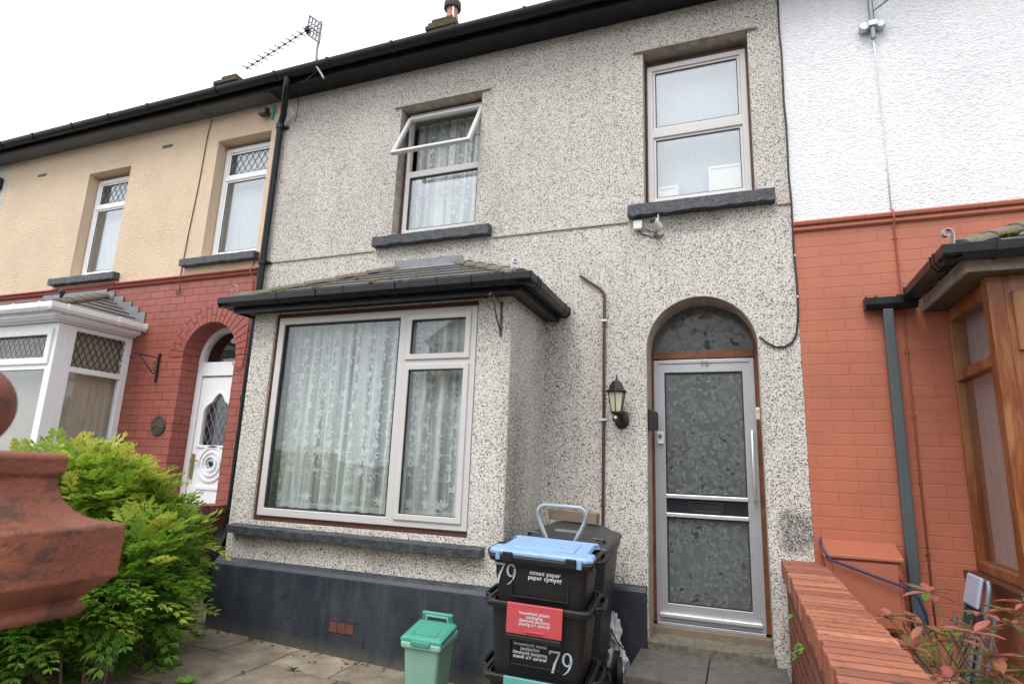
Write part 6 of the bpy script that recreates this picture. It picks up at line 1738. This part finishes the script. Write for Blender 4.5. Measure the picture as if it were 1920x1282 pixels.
# ================================================================== RIGHT GARDEN
PT = thing('plant_pot', 'cream glazed pot with clay rim and dry twigs behind the garden wall', 'pot', (.98, -.62, -1.31))
mb = MB(); c0 = (.975, -.62, 0); mb.lathe([(.055, -1.31), (.065, -1.30), (.082, -1.06), (.082, -1.045)], c0, 24); mb.build('pot_body', 'pot', PT, smooth='auto')
mb = MB(); mb.lathe([(.084, -1.06), (.095, -1.055), (.098, -1.025), (.09, -1.015), (.08, -1.018), (.078, -1.05)], c0, 24); mb.build('pot_rim', 'pot_rim', PT, smooth='auto')
mb = MB(); rn = random.Random(12)
for k in range(70):
    a = rn.uniform(0, 6.28); r_ = rn.uniform(0, .07); t = rn.uniform(.12, .32); b = Vector((.975+r_*math.cos(a), -.62+r_*math.sin(a), -1.05))
    e = b+Vector((math.cos(a)*t*.45+rn.uniform(-.05, .05), math.sin(a)*t*.45, t)); mb.tube([b, b.lerp(e, .5)+Vector((rn.uniform(-.02, .02), 0, 0)), e], .0018, 4)
mb.build('dry_twigs', simple('dry_straw', (.30, .15, .07), .8, var=.4, vscale=20), PT)
mb = MB()
for k in range(26):
    a = rn.uniform(0, 6.28); b = Vector((.975+rn.uniform(-.09, .07), -.62+rn.uniform(-.06, .06), rn.uniform(-.98, -.78))); l = rn.uniform(.03, .06)
    t = b+Vector((math.cos(a)*l, math.sin(a)*l*.6, rn.uniform(-.02, .03))); sd_ = Vector((0, 0, l*.3)); m_ = b.lerp(t, .5); mb.add([b, m_+sd_, t, m_-sd_], [(0, 1, 2, 3)])
mb.build('leaves', 'leaf_weed', PT)
# bronze-leaved shrub
SHB = thing('bronze_shrub', 'thin stemmed shrub with pinkish bronze and green leaves behind the garden wall', 'shrub', (1.05, -1.9, -1.31))
stm = MB(); lf = MB(); rn = random.Random(40)
base = Vector((1.10, -1.95, -1.31))
# tip positions spread across the corner of the garden
tips = [(.70, -1.75, -.50), (.66, -1.8, -.62), (.78, -1.85, -.62), (.88, -1.75, -.56), (.83, -2.0, -.66), (.93, -1.95, -.52), (.98, -1.7, -.60), (1.05, -1.85, -.56), (1.12, -1.9, -.66), (1.02, -2.0, -.75), (.60, -1.85, -.70), (.90, -2.15, -.72), (1.14, -1.75, -.80), (1.18, -2.0, -.60), (.76, -2.05, -.58), (.86, -1.9, -.74), (.72, -1.7, -.66), (1.0, -2.1, -.62), (1.10, -1.7, -.72), (.94, -1.8, -.82), (.68, -2.0, -.76), (1.2, -1.85, -.70), (.80, -1.95, -.86)]
tips += [(.56, -1.7, -.62), (.62, -1.65, -.78), (.54, -1.8, -.80), (.74, -1.6, -.52), (.90, -1.6, -.66), (1.05, -1.65, -.52)]
for t in tips:
    t = Vector(t)+Vector((0, 0, .055)); mid = base.lerp(t, .55)+Vector((rn.uniform(-.03, .06), rn.uniform(-.05, .05), -.06))
    stm.tube([base, base.lerp(mid, .5)+Vector((rn.uniform(-.03, .03), 0, 0)), mid, t], .003, 6, rs=[.006, .005, .0035, .002])
    for w2 in range(2):
        c = t if w2 == 0 else mid.lerp(t, .6)
        nn = rn.randint(6, 8) if w2 == 0 else 3
        for k in range(nn):
            a = 2*math.pi*k/nn+rn.uniform(-.4, .4); l = rn.uniform(.055, .098); el = rn.uniform(-.25, .6)
            d = Vector((math.cos(a)*math.cos(el), math.sin(a)*math.cos(el), math.sin(el))); s_ = d.cross(Vector((0, 0, 1))).normalized()
            upv = s_.cross(d); wd = l*rn.uniform(.17, .24); tone = min(1, max(0, rn.gauss(.66 if w2 == 0 else .35, .25)))
            P = lambda tt, q: c+d*(.012+l*tt)+s_*q*wd*math.sin(math.pi*min(.97, tt*.95+.03))**.8+upv*(abs(q)*wd*.35-l*.25*tt*tt)
            vs = []; 
            for i in range(6):
                tt = i/5
                for q in (-1, 0, 1): vs.append(P(tt, q))
            lf.add(vs, [(3*i+j, 3*i+j+1, 3*(i+1)+j+1, 3*(i+1)+j) for i in range(5) for j in range(2)], tone)
            stm.tube([c, c+d*.014], .0012, 4)
stm.build('stems', 'bark', SHB, smooth=True); lf.build('leaves', 'leaf_red', SHB, smooth=True)
# folded garden chair leaning on the bay
CH = thing('folding_chair', 'folded grey garden chair with lilac headrest leaning under the timber bay', 'chair', (1.2, -.55, -1.31))
def leanp(u, v):  # u along y, v up the leaning chair
    return Vector((1.06+.18*v/.85, -.36-.30*u, -1.31+.77*v/.85))
def cplate(u0, u1, v0, v1, off, th=.012):
    mb = MB(); nrm = Vector((-1, 0, .22)).normalized()
    vs = []
    for k in (off, off+th):
        for (u, v) in ((u0, v0), (u1, v0), (u1, v1), (u0, v1)): vs.append(leanp(u, v)+nrm*k)
    mb.add(vs, [(0, 3, 2, 1), (4, 5, 6, 7), (0, 1, 5, 4), (1, 2, 6, 5), (2, 3, 7, 6), (3, 0, 4, 7)]); return mb
nr_ = Vector((-1, 0, .22)).normalized()
mb = MB()
mb.tube([leanp(0, 0), leanp(0, .78), leanp(.04, .85), leanp(.1, .87), leanp(.9, .87), leanp(.97, .84), leanp(1, .78), leanp(1, 0)], .013, 10)
mb.tube([leanp(.08, .0)-nr_*.05, leanp(.08, .7)-nr_*.05], .012, 10); mb.tube([leanp(.92, .0)-nr_*.05, leanp(.92, .7)-nr_*.05], .012, 10)
mb.tube([leanp(-.02, .05)+nr_*.04, leanp(-.02, .6)+nr_*.04], .012, 10); mb.tube([leanp(1.03, .05)+nr_*.04, leanp(1.03, .62)+nr_*.04], .012, 10)
mb.build('frame', simple('grey_chair_tube', (.16, .18, .20), .4, .4), CH, smooth='auto')
cplate(.05, .95, .02, .70, .004, .006).build('seat_fabric', 'fabric_blue', CH)
cplate(.10, .84, .70, .885, .012, .02).build('headrest', 'fabric_pale', CH, bevel=.012)
cplate(.97, 1.08, .56, .70, .02, .03).build('hinge_block', 'dark_metal', CH, bevel=.008)
